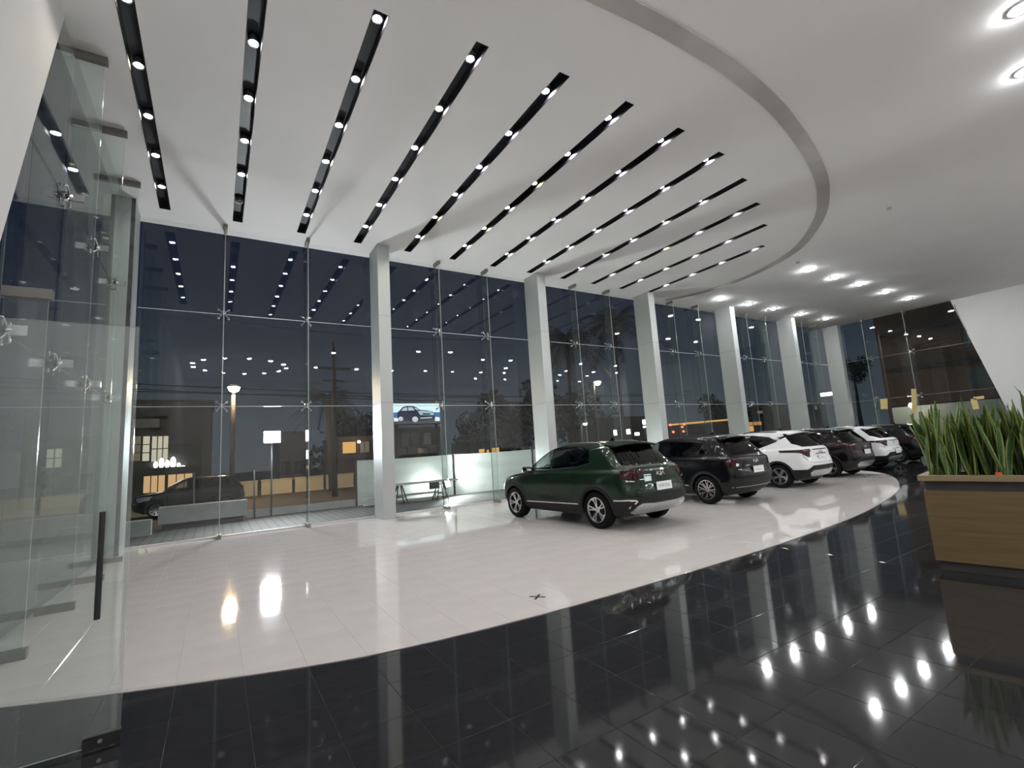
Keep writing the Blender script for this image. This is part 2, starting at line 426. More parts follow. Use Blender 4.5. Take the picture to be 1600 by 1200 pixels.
# yellow paper strips taped to the far end glass
paper = pm('kraft_paper', (.62, .48, .20), .8, noise=.1, nscale=10)
for (y, z, w, h_, a) in [(10.85, 2.75, .32, .55, .1), (9.55, 2.75, .22, 1.25, .12), (7.3, 2.35, .22, .5, -.05), (7.12, 2.62, .36, .14, -.05), (11.2, 2.9, .05, .6, .2)]:
    s = MB().box(-.004, .001, -w / 2, w / 2, -h_ / 2, h_ / 2).build('paper_strip', paper, g_right)
    s.location = (-.012, y, z); s.rotation_euler = (a, 0, 0)

# ---- slot lights
lens_me = MB().lathe([(0, 0), (.055, 0)], 16).mesh('lamp', fixn=False)
can = MB().lathe([(.058, .0), (.075, -.012), (.078, .0), (.078, .09), (.0, .09)], 16).mesh('lamp_housing', True)
can.materials.append(pm('lamp_can', (.5, .5, .52), .3, metal=.6, noise=.05))
def disc(name, r, n=16):
    v = [(r * math.cos(2 * PI * k_ / n), r * math.sin(2 * PI * k_ / n), 0) for k_ in range(n)]
    me = bpy.data.meshes.new(name); me.from_pydata(v, [], [list(range(n))[::-1]]); me.update(); return me
LAMP = disc('lamp', .06); LAMP.materials.append(lamp_white)
LAMPW = disc('lamp', .056); LAMPW.materials.append(lamp_warm)
warm = {(0, 2), (4, 4), (5, 2), (5, 4), (9, 3)}
dead = {(1, 5)}
words_n = ['first', 'second', 'third', 'fourth', 'fifth', 'sixth', 'seventh', 'eighth', 'ninth', 'tenth', 'eleventh', 'twelfth']
for i, (xc, ys) in enumerate(slots):
    sl = empty('slot_light', (xc, 0, H), 0, 'black recessed ceiling slot with spot lamps, %s from the corner column' % words_n[i], 'ceiling light', 'slot lights in the ceiling')
    ch = MB(); w2 = SLOT_W / 2 - .003
    ch.box(-w2, -w2 + .006, ys + .003, YE - .003, .0, .19); ch.box(w2 - .006, w2, ys + .003, YE - .003, .0, .19)
    ch.box(-w2, w2, ys + .003, YE - .003, .185, .195); ch.box(-w2, w2, ys + .003, ys + .01, 0, .19); ch.box(-w2, w2, YE - .01, YE - .003, 0, .19)
    ch.build('channel', slot_mat, sl)
    for k_ in range(6):
        y = 5.65 + 1.2 * k_
        if y < ys + .15: continue
        h_ = link('lamp_housing', can, None, sl); h_.location = (0, y, .085)
        if (i, k_) in dead: continue
        l = link('lamp', LAMPW if (i, k_) in warm else LAMP, None, sl); l.location = (0, y, .086)

# ---- downlights
DL = MB().lathe([(.107, .0), (.10, -.022), (.075, -.036), (.035, -.043), (.001, -.045)], 20).mesh('lamp_lens', True); DL.materials.append(lamp_down)
TR = MB().lathe([(.108, .01), (.112, -.012), (.145, -.014), (.15, -.001), (.15, .02)], 24).mesh('trim_ring', True); TR.materials.append(pm('downlight_trim', (.8, .8, .8), .35, noise=.02))
lamp_hall = em('hall_downlight', (0.98, 0.98, 1.0), 300.0)
DLH = DL.copy(); DLH.materials.clear(); DLH.materials.append(lamp_hall)
def downlight(x, y, label, group, dl=DL):
    ob = link('downlight', TR, None); ob.location = (x, y, H - .002); tag(ob, label, 'ceiling light', group)
    l = link('lamp_lens', dl, None, ob); l.location = (0, 0, -.006)
fx = [18.35, 20.4, 22.45, 25.0, 27.5]
for r_, (y, rn) in enumerate(((11.8, 'in the row near the front glazing'), (8.2, 'in the row farther from the glazing'))):
    for i, x in enumerate(fx):
        downlight(x, y, 'round white ceiling downlight %s, %s from the curved band' % (rn, ordn[i]), 'downlights past the curved band')
for i, (x, y) in enumerate([(9.74, 1.05), (11.6, 1.35)]):
    downlight(x, y, ['round white downlight in the open ceiling, nearer of the pair above the dark floor', 'round white downlight in the open ceiling, farther of the pair above the dark floor'][i], 'downlights over the dark floor')
GHID = 'downlights over the hall behind the viewpoint'
for x, y in [(5.4, -.5), (14.6, -.2), (16.6, 0), (19.5, 0.2), (22.5, .2), (26, .2)] + [(5.25, -5), (7.8, -5.2), (10.2, -5.2), (12.5, -4.9), (14.6, -4.9), (16.8, -4.6), (18.8, -4.5), (21.3, -4.5), (24.2, -4.5), (27.2, -4.5)] + [(x_, y_) for y_ in (-2.6, -7.4) for x_ in (17.8, 20.6, 23.4, 26.2, 28.8)]:  # the two rows listed last are unseen lamps added to brighten the ceiling
    downlight(x, y, 'round white downlight over the hall, one of those seen mirrored or added to brighten the ceiling', GHID)
for k_ in range(13):
    a = 2 * PI * k_ / 13
    downlight(1.18 + 2.45 * math.cos(a), -5.65 + 2.55 * math.sin(a), 'round white downlight of the circle mirrored in the glazing', 'circle of downlights mirrored in the glazing', DLH)
# smoke detector dots
for x, y, lb in [(15.4, 4.65, 'small round smoke detector in the ceiling outside the curved band'), (17.15, 7.95, 'small round smoke detector near the first downlight row')]:
    d_ = MB().lathe([(.0, -.05), (.045, -.05), (.06, -.02), (.07, 0)], 16).build('smoke_detector', pm('detector_grey', (.35, .35, .35), .5, noise=.05), smooth=True); d_.location = (x, y, H); tag(d_, lb, 'smoke detector')

# ---- open glass door with bar handle and patch fitting
dr = empty('glass_door', (-.455, 3.95, 0), 0, 'open frameless glass door with a dark bar handle beside the side glazing', 'door')
gd = MB().box(-1.33, 0, -.006, .006, .015, 2.57).mesh('door_leaf'); gd.materials.append(door_glass); gd.materials.append(fin_edge)
for p_ in gd.polygons:
    if abs(p_.normal.y) < .5: p_.material_index = 1
link('door_leaf', gd, None, dr)
black_metal = pm('black_metal', (.035, .035, .036), .38, metal=.5, noise=.1, nscale=20)
hd = MB(); hd.tube([(-.13, -.055, .74), (-.13, -.055, 1.37)], .016, 12)
hd.tube([(-.13, -.055, .84), (-.13, .0, .84)], .01, 8); hd.tube([(-.13, -.055, 1.27), (-.13, .0, 1.27)], .01, 8)
hb = hd.build('bar_handle', black_metal, dr, True); smooth_angle(hb)
pf = MB().box(-.17, .003, -.022, .022, .006, .075).build('patch_fitting', black_metal, dr)
MB().lathe([(0, 0), (.012, 0), (.012, .006), (0, .006)], 12, Matrix.Translation((-.09, -.022, .045)) @ Matrix.Rotation(PI / 2, 4, 'X')).build('lock_cylinder', steel, pf)

# ================================================================= CARS
import numpy as np
def lerp_tab(tab, z):
    xs = [t[0] for t in tab]; ys = [t[1] for t in tab]
    return float(np.interp(z, xs, ys))
def smooth_tab(tab, n=6):
    pts = catmull(tab, n); out = []
    for p in pts:
        if not out or p[0] > out[-1][0] + 1e-5: out.append(p)
    return out
def in_poly(p, poly):
    c_ = False; j = len(poly) - 1
    for i in range(len(poly)):
        a, b_ = poly[i], poly[j]
        if (a[1] > p[1]) != (b_[1] > p[1]) and p[0] < (b_[0] - a[0]) * (p[1] - a[1]) / (b_[1] - a[1]) + a[0]: c_ = not c_
        j = i
    return c_
tyre_mat = pm('tyre_rubber', (.008, .008, .008), .8, noise=.15, nscale=30, bump=.1, spec=.12)
alloy = pm('machined_alloy', (.72, .72, .73), .25, metal=1.0, noise=.04, nscale=30)
alloy_grey = pm('grey_alloy', (.22, .22, .24), .32, metal=.8, noise=.04, nscale=30)
rim_dark = pm('rim_black', (.02, .02, .022), .35, noise=.1)
plastic = pm('black_plastic', (.012, .013, .013), .55, noise=.15, nscale=30, bump=.05, bscale=200, spec=.25)
gloss_black = pm('gloss_black', (.006, .006, .007), .08, coat=.5, noise=.05)
chrome = pm('satin_chrome', (.75, .76, .77), .16, metal=1.0, noise=.03)
skid = pm('satin_silver', (.52, .53, .54), .3, metal=.85, noise=.04, nscale=10)
lamp_red = pm('tail_lens', (.030, .002, .004), .1, coat=.25, noise=.25, nscale=25, spec=.25)
lamp_clear = pm('clear_lens', (.75, .76, .78), .12, coat=1.0, noise=.2, nscale=30)
plate_mat = pm('plate_white', (.80, .82, .80), .4, noise=.03, nscale=20)
plate_ink = pm('plate_ink', (.42, .45, .44), .5, noise=.05)
sticker = pm('sticker_white', (.72, .82, .84), .4, noise=.05)
seat_mat = pm('seat_leather', (.03, .03, .032), .5, noise=.15, nscale=15, bump=.1)
inner_mat = pm('cabin_trim', (.018, .018, .02), .6, noise=.15, nscale=12)
car_glass = gm('car_glass', (.42, .47, .45), f0=.05)
car_glass_dark = gm('privacy_glass', (.035, .04, .042), f0=.05)
def paint(name, col, metal=.35, rough=.28): return pm(name, col, rough, metal=metal, coat=.6, noise=.04, nscale=60, spec=.08)

GREEN = dict(L=4.52, HW=.925, wb=2.68, R=.348,
    rear=[(.24, -1.92), (.32, -2.09), (.42, -2.20), (.55, -2.255), (.66, -2.26), (.76, -2.235), (.82, -2.20), (.95, -2.195), (1.06, -2.185), (1.12, -2.15), (1.16, -2.07), (1.25, -1.97), (1.40, -1.80), (1.52, -1.66), (1.58, -1.56), (1.61, -1.42), (1.63, -1.15), (1.642, -.8)],
    front=[(.24, 1.95), (.34, 2.16), (.5, 2.25), (.72, 2.24), (.85, 2.15), (.93, 1.98), (.99, 1.65), (1.03, 1.3), (1.06, 1.10), (1.10, 1.01), (1.3, .74), (1.48, .42), (1.56, .20), (1.605, -.02), (1.63, -.28), (1.642, -.5)],
    width=[(.24, .80), (.30, .865), (.42, .905), (.6, .918), (.8, .925), (.92, .922), (1.0, .908), (1.05, .885), (1.09, .855), (1.3, .775), (1.46, .70), (1.54, .655), (1.585, .60), (1.61, .53), (1.63, .40), (1.642, .22)])
SEL = dict(L=4.33, HW=.90, wb=2.62, R=.34,
    rear=[(.24, -1.86), (.32, -2.0), (.42, -2.09), (.55, -2.155), (.68, -2.165), (.78, -2.14), (.85, -2.12), (1.0, -2.11), (1.08, -2.09), (1.14, -2.03), (1.25, -1.94), (1.42, -1.78), (1.54, -1.67), (1.59, -1.58), (1.625, -1.42), (1.645, -1.1), (1.655, -.7)],
    front=[(.24, 1.9), (.34, 2.08), (.5, 2.155), (.75, 2.15), (.9, 2.08), (.98, 1.9), (1.03, 1.55), (1.06, 1.25), (1.09, 1.05), (1.13, .99), (1.3, .78), (1.48, .47), (1.57, .24), (1.615, .02), (1.64, -.25), (1.655, -.5)],
    width=[(.24, .78), (.30, .84), (.42, .88), (.6, .895), (.8, .90), (.95, .895), (1.03, .88), (1.08, .86), (1.12, .83), (1.3, .765), (1.46, .70), (1.55, .655), (1.6, .59), (1.625, .51), (1.645, .38), (1.655, .2)])

def body_bm(S):
    rear, front, width = smooth_tab(S['rear']), smooth_tab(S['front']), smooth_tab(S['width'])
    z0, z1 = S['rear'][0][0], S['rear'][-1][0]
    zs = sorted(set([round(z, 4) for z in np.linspace(z0, .8, 16)] + [round(z, 4) for z in np.linspace(.8, 1.16, 26)] + [round(z, 4) for z in np.linspace(1.16, 1.55, 18)] + [round(z, 4) for z in np.linspace(1.55, z1, 16)]))
    NR, NS, NF = 9, 44, 12
    a_w = S['wb'] / 2
    bm = bmesh.new(); grid = []
    for z in zs:
        yr, yf, w0 = lerp_tab(rear, z), lerp_tab(front, z), lerp_tab(width, z)
        t = min(1, max(0, (z - 1.05) / .2))
        Lr = .30 * (1 - t) + .34 * t; tf = min(1, max(0, (z - 1.05) / .06)); Lf = .62 * (1 - tf) + .27 * tf
        tot = yf - yr
        if Lr + Lf > .8 * tot: s_ = .8 * tot / (Lr + Lf); Lr *= s_; Lf *= s_
        def W(y):
            w = w0
            w -= .05 * max(0, (y - 1.0) / 1.2) ** 2 * (1 if z < 1.1 else .6)
            w -= .045 * max(0, (-y - 1.1) / 1.1) ** 2
            if z > 1.08: w -= .03 * max(0, (-y - .2) / 1.6) ** 2
            bz = math.exp(-((z - .84) / .16) ** 2)
            for wy in (-a_w, a_w): w += .016 * math.exp(-((y - wy) / .42) ** 2) * bz
            w -= .016 * math.exp(-((z - .58) / .13) ** 2) * math.exp(-((y) / .75) ** 4)
            return w
        half = []
        pr = 2.7
        for i in range(NR):
            f = math.sin(i / NR * PI / 2); d = Lr * (1 - (1 - f ** pr) ** (1 / pr)); y = yr + d; half.append((W(yr + Lr) * f if False else W(y) * f, y))
        for i in range(NS + 1):
            y = yr + Lr + (tot - Lr - Lf) * i / NS; half.append((W(y), y))
        pf_ = 2.3
        for i in range(NF):
            f = math.sin((NF - 1 - i) / NF * PI / 2); d = Lf * (1 - (1 - f ** pf_) ** (1 / pf_)); y = yf - d; half.append((W(y) * f, y))
        row = [bm.verts.new((x, y, z)) for x, y in half] + [bm.verts.new((-x, y, z)) for x, y in half[-2:0:-1]]
        grid.append(row)
    n = len(grid[0])
    for i in range(len(grid) - 1):
        for k_ in range(n):
            bm.faces.new((grid[i][k_], grid[i + 1][k_], grid[i + 1][(k_ + 1) % n], grid[i][(k_ + 1) % n]))
    bm.faces.new(grid[0]); bm.faces.new(grid[-1][::-1])
    bmesh.ops.recalc_face_normals(bm, faces=bm.faces)
    for f in bm.faces: f.smooth = True
    return bm
def cut(bm, poly, ax, sel):
    """score the faces chosen by sel along the 2D polygon (seen along axis ax); return faces inside it"""
    I, J = ((1, 2) if ax == 'x' else (0, 2))
    lo = [min(p[k_] for p in poly) - .12 for k_ in (0, 1)]; hi = [max(p[k_] for p in poly) + .12 for k_ in (0, 1)]
    def ok(f):
        cc = f.calc_center_median()
        return lo[0] < cc[I] < hi[0] and lo[1] < cc[J] < hi[1] and sel(cc, f.normal)
    n = len(poly)
    cand = [f for f in bm.faces if ok(f)]
    for i in range(n):
        a, b_ = poly[i], poly[(i + 1) % n]
        e0 = [min(a[k_], b_[k_]) - .05 for k_ in (0, 1)]; e1 = [max(a[k_], b_[k_]) + .05 for k_ in (0, 1)]
        fs = []
        for f in cand:
            us = [v.co[I] for v in f.verts]; vs_ = [v.co[J] for v in f.verts]
            if max(us) < e0[0] or min(us) > e1[0] or max(vs_) < e0[1] or min(vs_) > e1[1]: continue
            fs.append(f)
        co = [0, 0, 0]; co[I], co[J] = a; no = [0, 0, 0]; no[I], no[J] = (b_[1] - a[1]), -(b_[0] - a[0])
        if abs(no[I]) + abs(no[J]) < 1e-7 or not fs: continue
        geom = list({v for f in fs for v in f.verts}) + list({e_ for f in fs for e_ in f.edges}) + fs
        r = bmesh.ops.bisect_plane(bm, geom=geom, dist=1e-6, plane_co=co, plane_no=no)
        cand = list(dict.fromkeys([f for f in cand if f.is_valid] + [g for g in r['geom'] if isinstance(g, bmesh.types.BMFace) and g.is_valid]))
    out = []
    for f in cand:
        if f.is_valid and ok(f):
            cc = f.calc_center_median()
            if in_poly((cc[I], cc[J]), poly): out.append(f)
    return out
def lift(bm, faces, name, mats, parent, off=0.0, thick=0.0, remove=False, groove=0.0):
    """copy faces into an object of their own, moved out along the normals, with a rim"""
    nb = bmesh.new(); mp = {}
    for f in faces:
        vs_ = []
        for v in f.verts:
            if v not in mp: mp[v] = nb.verts.new(v.co + v.normal * off)
            vs_.append(mp[v])
        try: nb.faces.new(vs_).smooth = True
        except ValueError: pass
    if thick > 0 or groove > 0:
        bnd = [e_ for e_ in nb.edges if len(e_.link_faces) == 1]
        if bnd:
            nmap = {mp[v]: v.normal.copy() for v in mp}
            r = bmesh.ops.extrude_edge_only(nb, edges=bnd)
            nv = [g for g in r['geom'] if isinstance(g, bmesh.types.BMVert)]
            old = {}
            for e_ in nb.edges:
                a, b_ = e_.verts
                if a in nmap and b_ not in nmap: old[b_] = a
                if b_ in nmap and a not in nmap: old[a] = b_
            for v in nv:
                if v in old: v.co -= nmap[old[v]] * (thick or groove)
            for e_ in bnd: e_.smooth = False
    me = bpy.data.meshes.new(name); nb.to_mesh(me); nb.free()
    for mt in (mats if isinstance(mats, (list, tuple)) else [mats]): me.materials.append(mt)
    if remove: bmesh.ops.delete(bm, geom=list(faces), context='FACES')
    return link(name, me, None, parent)
def circ(cx_, cz, r, n=22): return [(cx_ + r * math.cos(2 * PI * i / n), cz + r * math.sin(2 * PI * i / n)) for i in range(n)]
def patch(bvh, polys, ax, sgn, off, thick, name, mat, parent):
    """flat 2D polygons wrapped on the body surface (ax: viewing axis, sgn: side it is seen from)"""
    s = MB()
    def P(u, v, o_):
        if ax == 'x': org, dr_ = Vector((sgn * 3, u, v)), Vector((-sgn, 0, 0))
        else: org, dr_ = Vector((u, sgn * 4, v)), Vector((0, -sgn, 0))
        h_ = bvh.ray_cast(org, dr_)
        return None if h_[0] is None else h_[0] - dr_ * o_
    for pl in polys:
        n = len(pl); v = [P(u, w, off - thick) for u, w in pl] + [P(u, w, off) for u, w in pl]
        if None in v: continue
        s.add(v, [list(range(n))[::-1], [n + i for i in range(n)]] + [[i, (i + 1) % n, n + (i + 1) % n, n + i] for i in range(n)])
    return s.build(name, mat, parent)
def line_polys(pts, w):
    out = []
    for a, b_ in zip(pts[:-1], pts[1:]):
        d = Vector((b_[0] - a[0], b_[1] - a[1]))
        nseg = max(1, int(d.length / .1)); nn = Vector((-d.y, d.x)).normalized() * w / 2
        for i in range(nseg):
            p = Vector(a) + d * (i / nseg); q = Vector(a) + d * ((i + 1) / nseg)
            out.append([tuple(p - nn), tuple(q - nn), tuple(q + nn), tuple(p + nn)])
    return out
LOGO = [[(-.115, -.035), (-.115, .035)], [(-.112, -.012), (-.045, .035)], [(-.085, .004), (-.035, -.035)], [(-.035, -.035), (.0, -.035)], [(0, -.035), (0, .035)], [(.0, .035), (.012, .035)], [(.012, .03), (.012, -.03)], [(.012, -.033), (.03, -.033)], [(.028, -.035), (.07, .035)], [(.07, .035), (.115, -.035)]]
def logo_polys(cx_, cz, s_=1.0):
    out = []
    for seg in LOGO: out += line_polys([(cx_ + seg[0][0] * s_, cz + seg[0][1] * s_), (cx_ + seg[1][0] * s_, cz + seg[1][1] * s_)], .016 * s_)
    return out
SEG = {'S': 'afgcd', 'P': 'abgef', 'O': 'abcdef', 'R': 'abgefm', 'T': 'ak', 'A': 'abcefg', 'G': 'acdefn', 'E': 'adefg', 'L': 'def', 'N': 'bcefq'}
def glyphs(txt, cx_, cz, h_, w_):
    out = []; adv = w_ / len(txt)
    P = lambda x, y: (cx_ - w_ / 2 + adv * (i + .12 + .7 * x), cz + h_ * (y - .5))
    D_ = {'a': ((0, 1), (1, 1)), 'b': ((1, 1), (1, .5)), 'c': ((1, .5), (1, 0)), 'd': ((0, 0), (1, 0)), 'e': ((0, 0), (0, .5)), 'f': ((0, .5), (0, 1)), 'g': ((0, .5), (1, .5)), 'k': ((.5, 0), (.5, 1)), 'm': ((.4, .5), (1, 0)), 'n': ((.6, .5), (1, .5)), 'q': ((0, 1), (1, 0))}
    for i, ch in enumerate(txt):
        for s_ in SEG[ch]: out += line_polys([P(*D_[s_][0]), P(*D_[s_][1])], h_ * .16)
    return out

def wheel_meshes(style, R):
    rr = R * .675
    M = Matrix.Rotation(PI / 2, 4, 'Y')     # lathe axis -> +x outward
    prof = [(rr - .01, -.10), (rr + .01, -.115), (R * .82, -.122), (R - .025, -.112), (R - .004, -.085), (R, -.04), (R, .04), (R - .004, .085), (R - .025, .112), (R * .82, .122), (rr + .01, .112), (rr - .01, .098)]
    t = MB().lathe(prof, 36, M)
    tm = t.mesh('wheel', True); tm.materials.append(tyre_mat)
    br = MB().lathe([(rr, .105), (rr - .012, .10), (rr - .02, .05), (rr - .03, -.02), (.10, -.03), (.0, -.03)], 36, M)
    bm_ = br.mesh('rim_barrel', True); bm_.materials.append(rim_dark)
    rim = MB()
    rim.lathe([(rr + .004, .108), (rr + .002, .116), (rr - .014, .113), (rr - .018, .10)], 36, M)
    rim.lathe([(.0, .088), (.05, .088), (.058, .08), (.06, .05)], 20, M)
    def sp_(a0, r0, a1, r1, w0, w1, x0, x1, t=.022):
        p = Vector((x0, r0 * math.cos(a0), r0 * math.sin(a0))); q = Vector((x1, r1 * math.cos(a1), r1 * math.sin(a1)))
        d = (q - p).normalized(); s_ = d.cross(Vector((1, 0, 0))).normalized(); n_ = Vector((1, 0, 0))
        v = []
        for pt, w in ((p, w0), (q, w1)):
            for dx in (0, -t):
                for k_ in (-1, 1): v.append(pt + s_ * (k_ * w / 2) + n_ * dx)
        rim.add(v, [[0, 1, 5, 4], [2, 6, 7, 3], [0, 4, 6, 2], [1, 3, 7, 5], [4, 5, 7, 6], [0, 2, 3, 1]])
    if style == 'twin':
        for k_ in range(5):
            a = 2 * PI * k_ / 5 + .3
            sp_(a - .12, .05, a - .32, rr - .005, .030, .024, .085, .108)
            sp_(a + .10, .05, a + .02, rr - .005, .026, .022, .085, .108)
            sp_(a - .30, rr - .02, a + .02, rr - .02, .03, .03, .106, .106)
            sp_(a + .02, rr * .72, a + .26, rr - .01, .02, .03, .092, .108)
    elif style == 'multi':
        for k_ in range(8):
            a = 2 * PI * k_ / 8
            sp_(a - .05, .05, a - .16, rr - .005, .02, .016, .085, .108); sp_(a + .05, .05, a + .16, rr - .005, .02, .016, .085, .108)
            sp_(a - .16, rr * .70, a + .16, rr * .70, .014, .014, .10, .10)
    else:
        for k_ in range(5):
            a = 2 * PI * k_ / 5 + .6
            sp_(a - .14, .05, a - .12, rr - .005, .03, .03, .085, .106); sp_(a + .14, .05, a + .12, rr - .005, .03, .03, .085, .106)
    rm = rim.mesh('rim'); rm.materials.append(alloy_grey if style == 'five' else alloy)
    return tm, bm_, rm
WHEELS = {}
def rounded(x0, x1, y0, y1, z0, z1, r=.04, M=None):
    bm = bmesh.new(); bmesh.ops.create_cube(bm, size=1)
    for v in bm.verts: v.co = Vector(((x0 + x1) / 2 + v.co.x * (x1 - x0), (y0 + y1) / 2 + v.co.y * (y1 - y0), (z0 + z1) / 2 + v.co.z * (z1 - z0)))
    bmesh.ops.bevel(bm, geom=list(bm.edges), offset=r, segments=2, affect='EDGES', profile=.6)
    if M: bmesh.ops.transform(bm, matrix=M, verts=bm.verts)
    v = [tuple(q.co) for q in bm.verts]; bm.verts.index_update(); f = [[q.index for q in fc.verts] for fc in bm.faces]; bm.free(); return v, f

def make_car(S, style, col_mat_, label, loc, rz, kind, floating=False, plate_txt=None):
    root = empty('car', loc, rz, label, 'car', 'cars parked in a row on the showroom floor')
    bm = body_bm(S); a_w = S['wb'] / 2; R = S['R']; Rz = R
    full = BVHTree.FromBMesh(bm)
    left = lambda cc, n: cc.x < 0; right = lambda cc, n: cc.x > 0
    rearf = lambda cc, n: cc.y < -1.0 and n.y < -.12
    frontf = lambda cc, n: cc.y > .0 and n.y > .1
    sides = ((left, -1), (right, 1))
    # wheel arches
    for wy in (-a_w, a_w):
        for sel, sg in sides:
            for f_r, mat_, nm in ((R + .105, plastic, 'arch_cladding'),):
                fs = cut(bm, circ(wy, Rz - .005, f_r, 24), 'x', lambda cc, n, s_=sel: s_(cc, n) and abs(cc.x) > .5 and cc.z < .86)
                inner = cut(bm, circ(wy, Rz - .005, R + .045, 24), 'x', lambda cc, n, s_=sel: s_(cc, n) and abs(cc.x) > .5 and cc.z < .86)
                bmesh.ops.delete(bm, geom=inner, context='FACES')
                ring_f = [f for f in bm.faces if f.is_valid and sel(f.calc_center_median(), f.normal) and abs(f.calc_center_median().x) > .5 and in_poly((f.calc_center_median().y, f.calc_center_median().z), circ(wy, Rz - .005, f_r, 24))]
                lift(bm, ring_f, nm, mat_, root, off=.008, thick=.03)
    # wheel liners
    for wy in (-a_w, a_w):
        for sg in (-1, 1):
            s = MB(); n = 16
            v = []
            for x in (sg * .52, sg * .865):
                for i in range(n + 1):
                    a = PI * i / n; v.append((x, wy + (R + .05) * math.cos(a), Rz + (R + .05) * math.sin(a)))
            f = [[i, i + 1, n + 2 + i, n + 1 + i] for i in range(n)] + [list(range(n + 1))]
            s.add(v, f).build('wheel_liner', rim_dark, root, fixn=False)
    zc = S.get('clad', .40)
    z0 = S['rear'][0][0]
    # sills and lower cladding
    for sel, sg in sides:
        fs = cut(bm, [(-a_w + R + .1, z0 - .02), (a_w - R - .1, z0 - .02), (a_w - R - .1, zc), (-a_w + R + .1, zc + .02)], 'x', lambda cc, n, s_=sel: s_(cc, n) and abs(cc.x) > .6)
        lift(bm, fs, 'sill_cladding', plastic, root, off=.009, thick=.02)
        patch(full, line_polys([(-a_w + R + .13, zc + .035), (a_w - R - .13, zc + .005)], .022), 'x', sg, .014, .02, 'sill_moulding', chrome if kind in 'AB' else plastic, root)
    # bumper lower part in black (rear), bumper corner up to the arch
    hw = S['HW']
    zt = {'A': .66, 'B': .60, 'C': .62, 'D': .62, 'E': .64}[kind]
    bump = [(-1.2, z0 - .02), (1.2, z0 - .02), (1.2, .52), (hw * .80, .52), (hw * .62, zt), (-hw * .62, zt), (-hw * .80, .52), (-1.2, .52)]
    fs = cut(bm, bump, 'y', lambda cc, n: cc.y < -a_w - R * .8 and n.y < .2)
    lift(bm, fs, 'rear_bumper_cladding', plastic, root, off=.007, thick=.015)
    fs = cut(bm, [(-1.2, z0 - .02), (1.2, z0 - .02), (1.2, .5), (-1.2, .5)], 'y', lambda cc, n: cc.y > a_w + R * .8)
    lift(bm, fs, 'front_bumper_cladding', plastic, root, off=.007, thick=.015)
    # skid plate
    if kind != 'B':
        sk_ = [(-.62, .42), (-.50, .335), (.50, .335), (.62, .42), (.55, .50), (-.55, .50)] if kind != 'A' else [(-.74, .345), (-.60, .30), (.60, .30), (.74, .345), (.68, .45), (.58, .495), (.30, .475), (-.30, .475), (-.58, .495), (-.68, .45)]
        fs = cut(bm, sk_, 'y', lambda cc, n: cc.y < -a_w - .2 and n.y < .2)
        so = lift(bm, fs, 'skid_plate', skid, root, off=.03, thick=.03)
        if kind == 'A':
            for sg in (-1, 1):
                patch(full, [[(sg * .36, .36), (sg * .58, .36), (sg * .56, .43), (sg * .40, .445)]], 'y', -1, .045, .02, 'exhaust_finisher', chrome, root)
    # windows
    t_glass, r_glass = car_glass, car_glass_dark
    if kind == 'A':
        fw_p = [(.80, 1.10), (.04, 1.125), (.04, 1.54), (.17, 1.51), (.50, 1.325)]
        rw_p = [(-.04, 1.13), (-.80, 1.165), (-1.16, 1.235), (-1.02, 1.49), (-.55, 1.545), (-.04, 1.545)]
    elif kind == 'B':
        fw_p = [(.80, 1.12), (.08, 1.13), (.08, 1.54), (.20, 1.515), (.53, 1.345)]
        rw_p = [(0, 1.13), (-.80, 1.14), (-1.42, 1.20), (-1.32, 1.44), (-1.05, 1.50), (0, 1.53)]
    else:
        fw_p = [(.80, 1.12), (.08, 1.13), (.08, 1.54), (.20, 1.515), (.53, 1.345)]
        rw_p = [(0, 1.13), (-.75, 1.15), (-1.30, 1.34), (-1.05, 1.46), (-.55, 1.53), (0, 1.53)]
    trim_p = None
    hi = lambda s_: (lambda cc, n: s_(cc, n) and cc.z > 1.02 and abs(n.x) > .55)
    for sel, sg in sides:
        for pl, gl, nm in ((fw_p, t_glass, 'front_window'), (rw_p, r_glass, 'rear_side_window')):
            fs = cut(bm, pl, 'x', hi(sel)); lift(bm, fs, nm, gl, root, off=-.004, remove=True)
            ol = pl + [pl[0]]
            patch(full, line_polys(ol, .03), 'x', sg, .004, .012, nm + '_surround', gloss_black, root)
        low = [(1.0, fw_p[0][1] - .016)] + [(fw_p[1][0], fw_p[1][1] - .018), (rw_p[1][0], rw_p[1][1] - .018), (rw_p[2][0] - .02, rw_p[2][1] - .01)]
        if kind in 'AE': patch(full, line_polys(low, .018), 'x', sg, .007, .015, 'window_moulding', chrome, root)
        if kind == 'A': patch(full, line_polys([(-1.06, 1.475), (-1.30, 1.505), (-1.62, 1.53)], .02), 'x', sg, .006, .014, 'pillar_moulding', chrome, root)
        if kind in 'CD':   # black D-pillar link to the rear glass
            patch(full, line_polys([(-1.22, 1.37), (-1.36, 1.42), (-1.50, 1.47), (-1.60, 1.50)], .075), 'x', sg, .005, .012, 'pillar_trim', gloss_black, root)
    # windscreen and rear window
    ws = [(-.73, 1.115), (.73, 1.115), (.57, 1.52), (-.57, 1.52)]
    fs = cut(bm, ws, 'y', lambda cc, n: cc.y > -.3 and n.y > .25 and abs(n.x) < .6 and cc.z > 1.08); lift(bm, fs, 'windscreen', t_glass, root, off=-.003, remove=True)
    zb = {'A': 1.17, 'B': 1.16, 'C': 1.16, 'D': 1.16, 'E': 1.17}[kind]
    hwz = .72 if kind == 'A' else (.66 if kind == 'B' else .74)
    rwp = [(-hwz, zb + .01), (-hwz + .10, zb - .015), (hwz - .10, zb - .015), (hwz, zb + .01), (hwz - .12, 1.53), (-hwz + .12, 1.53)]
    if kind in 'CDE': rwp = [(-.75, zb + .10), (-.62, zb - .01), (.62, zb - .01), (.75, zb + .10), (.64, 1.54), (-.64, 1.54)]
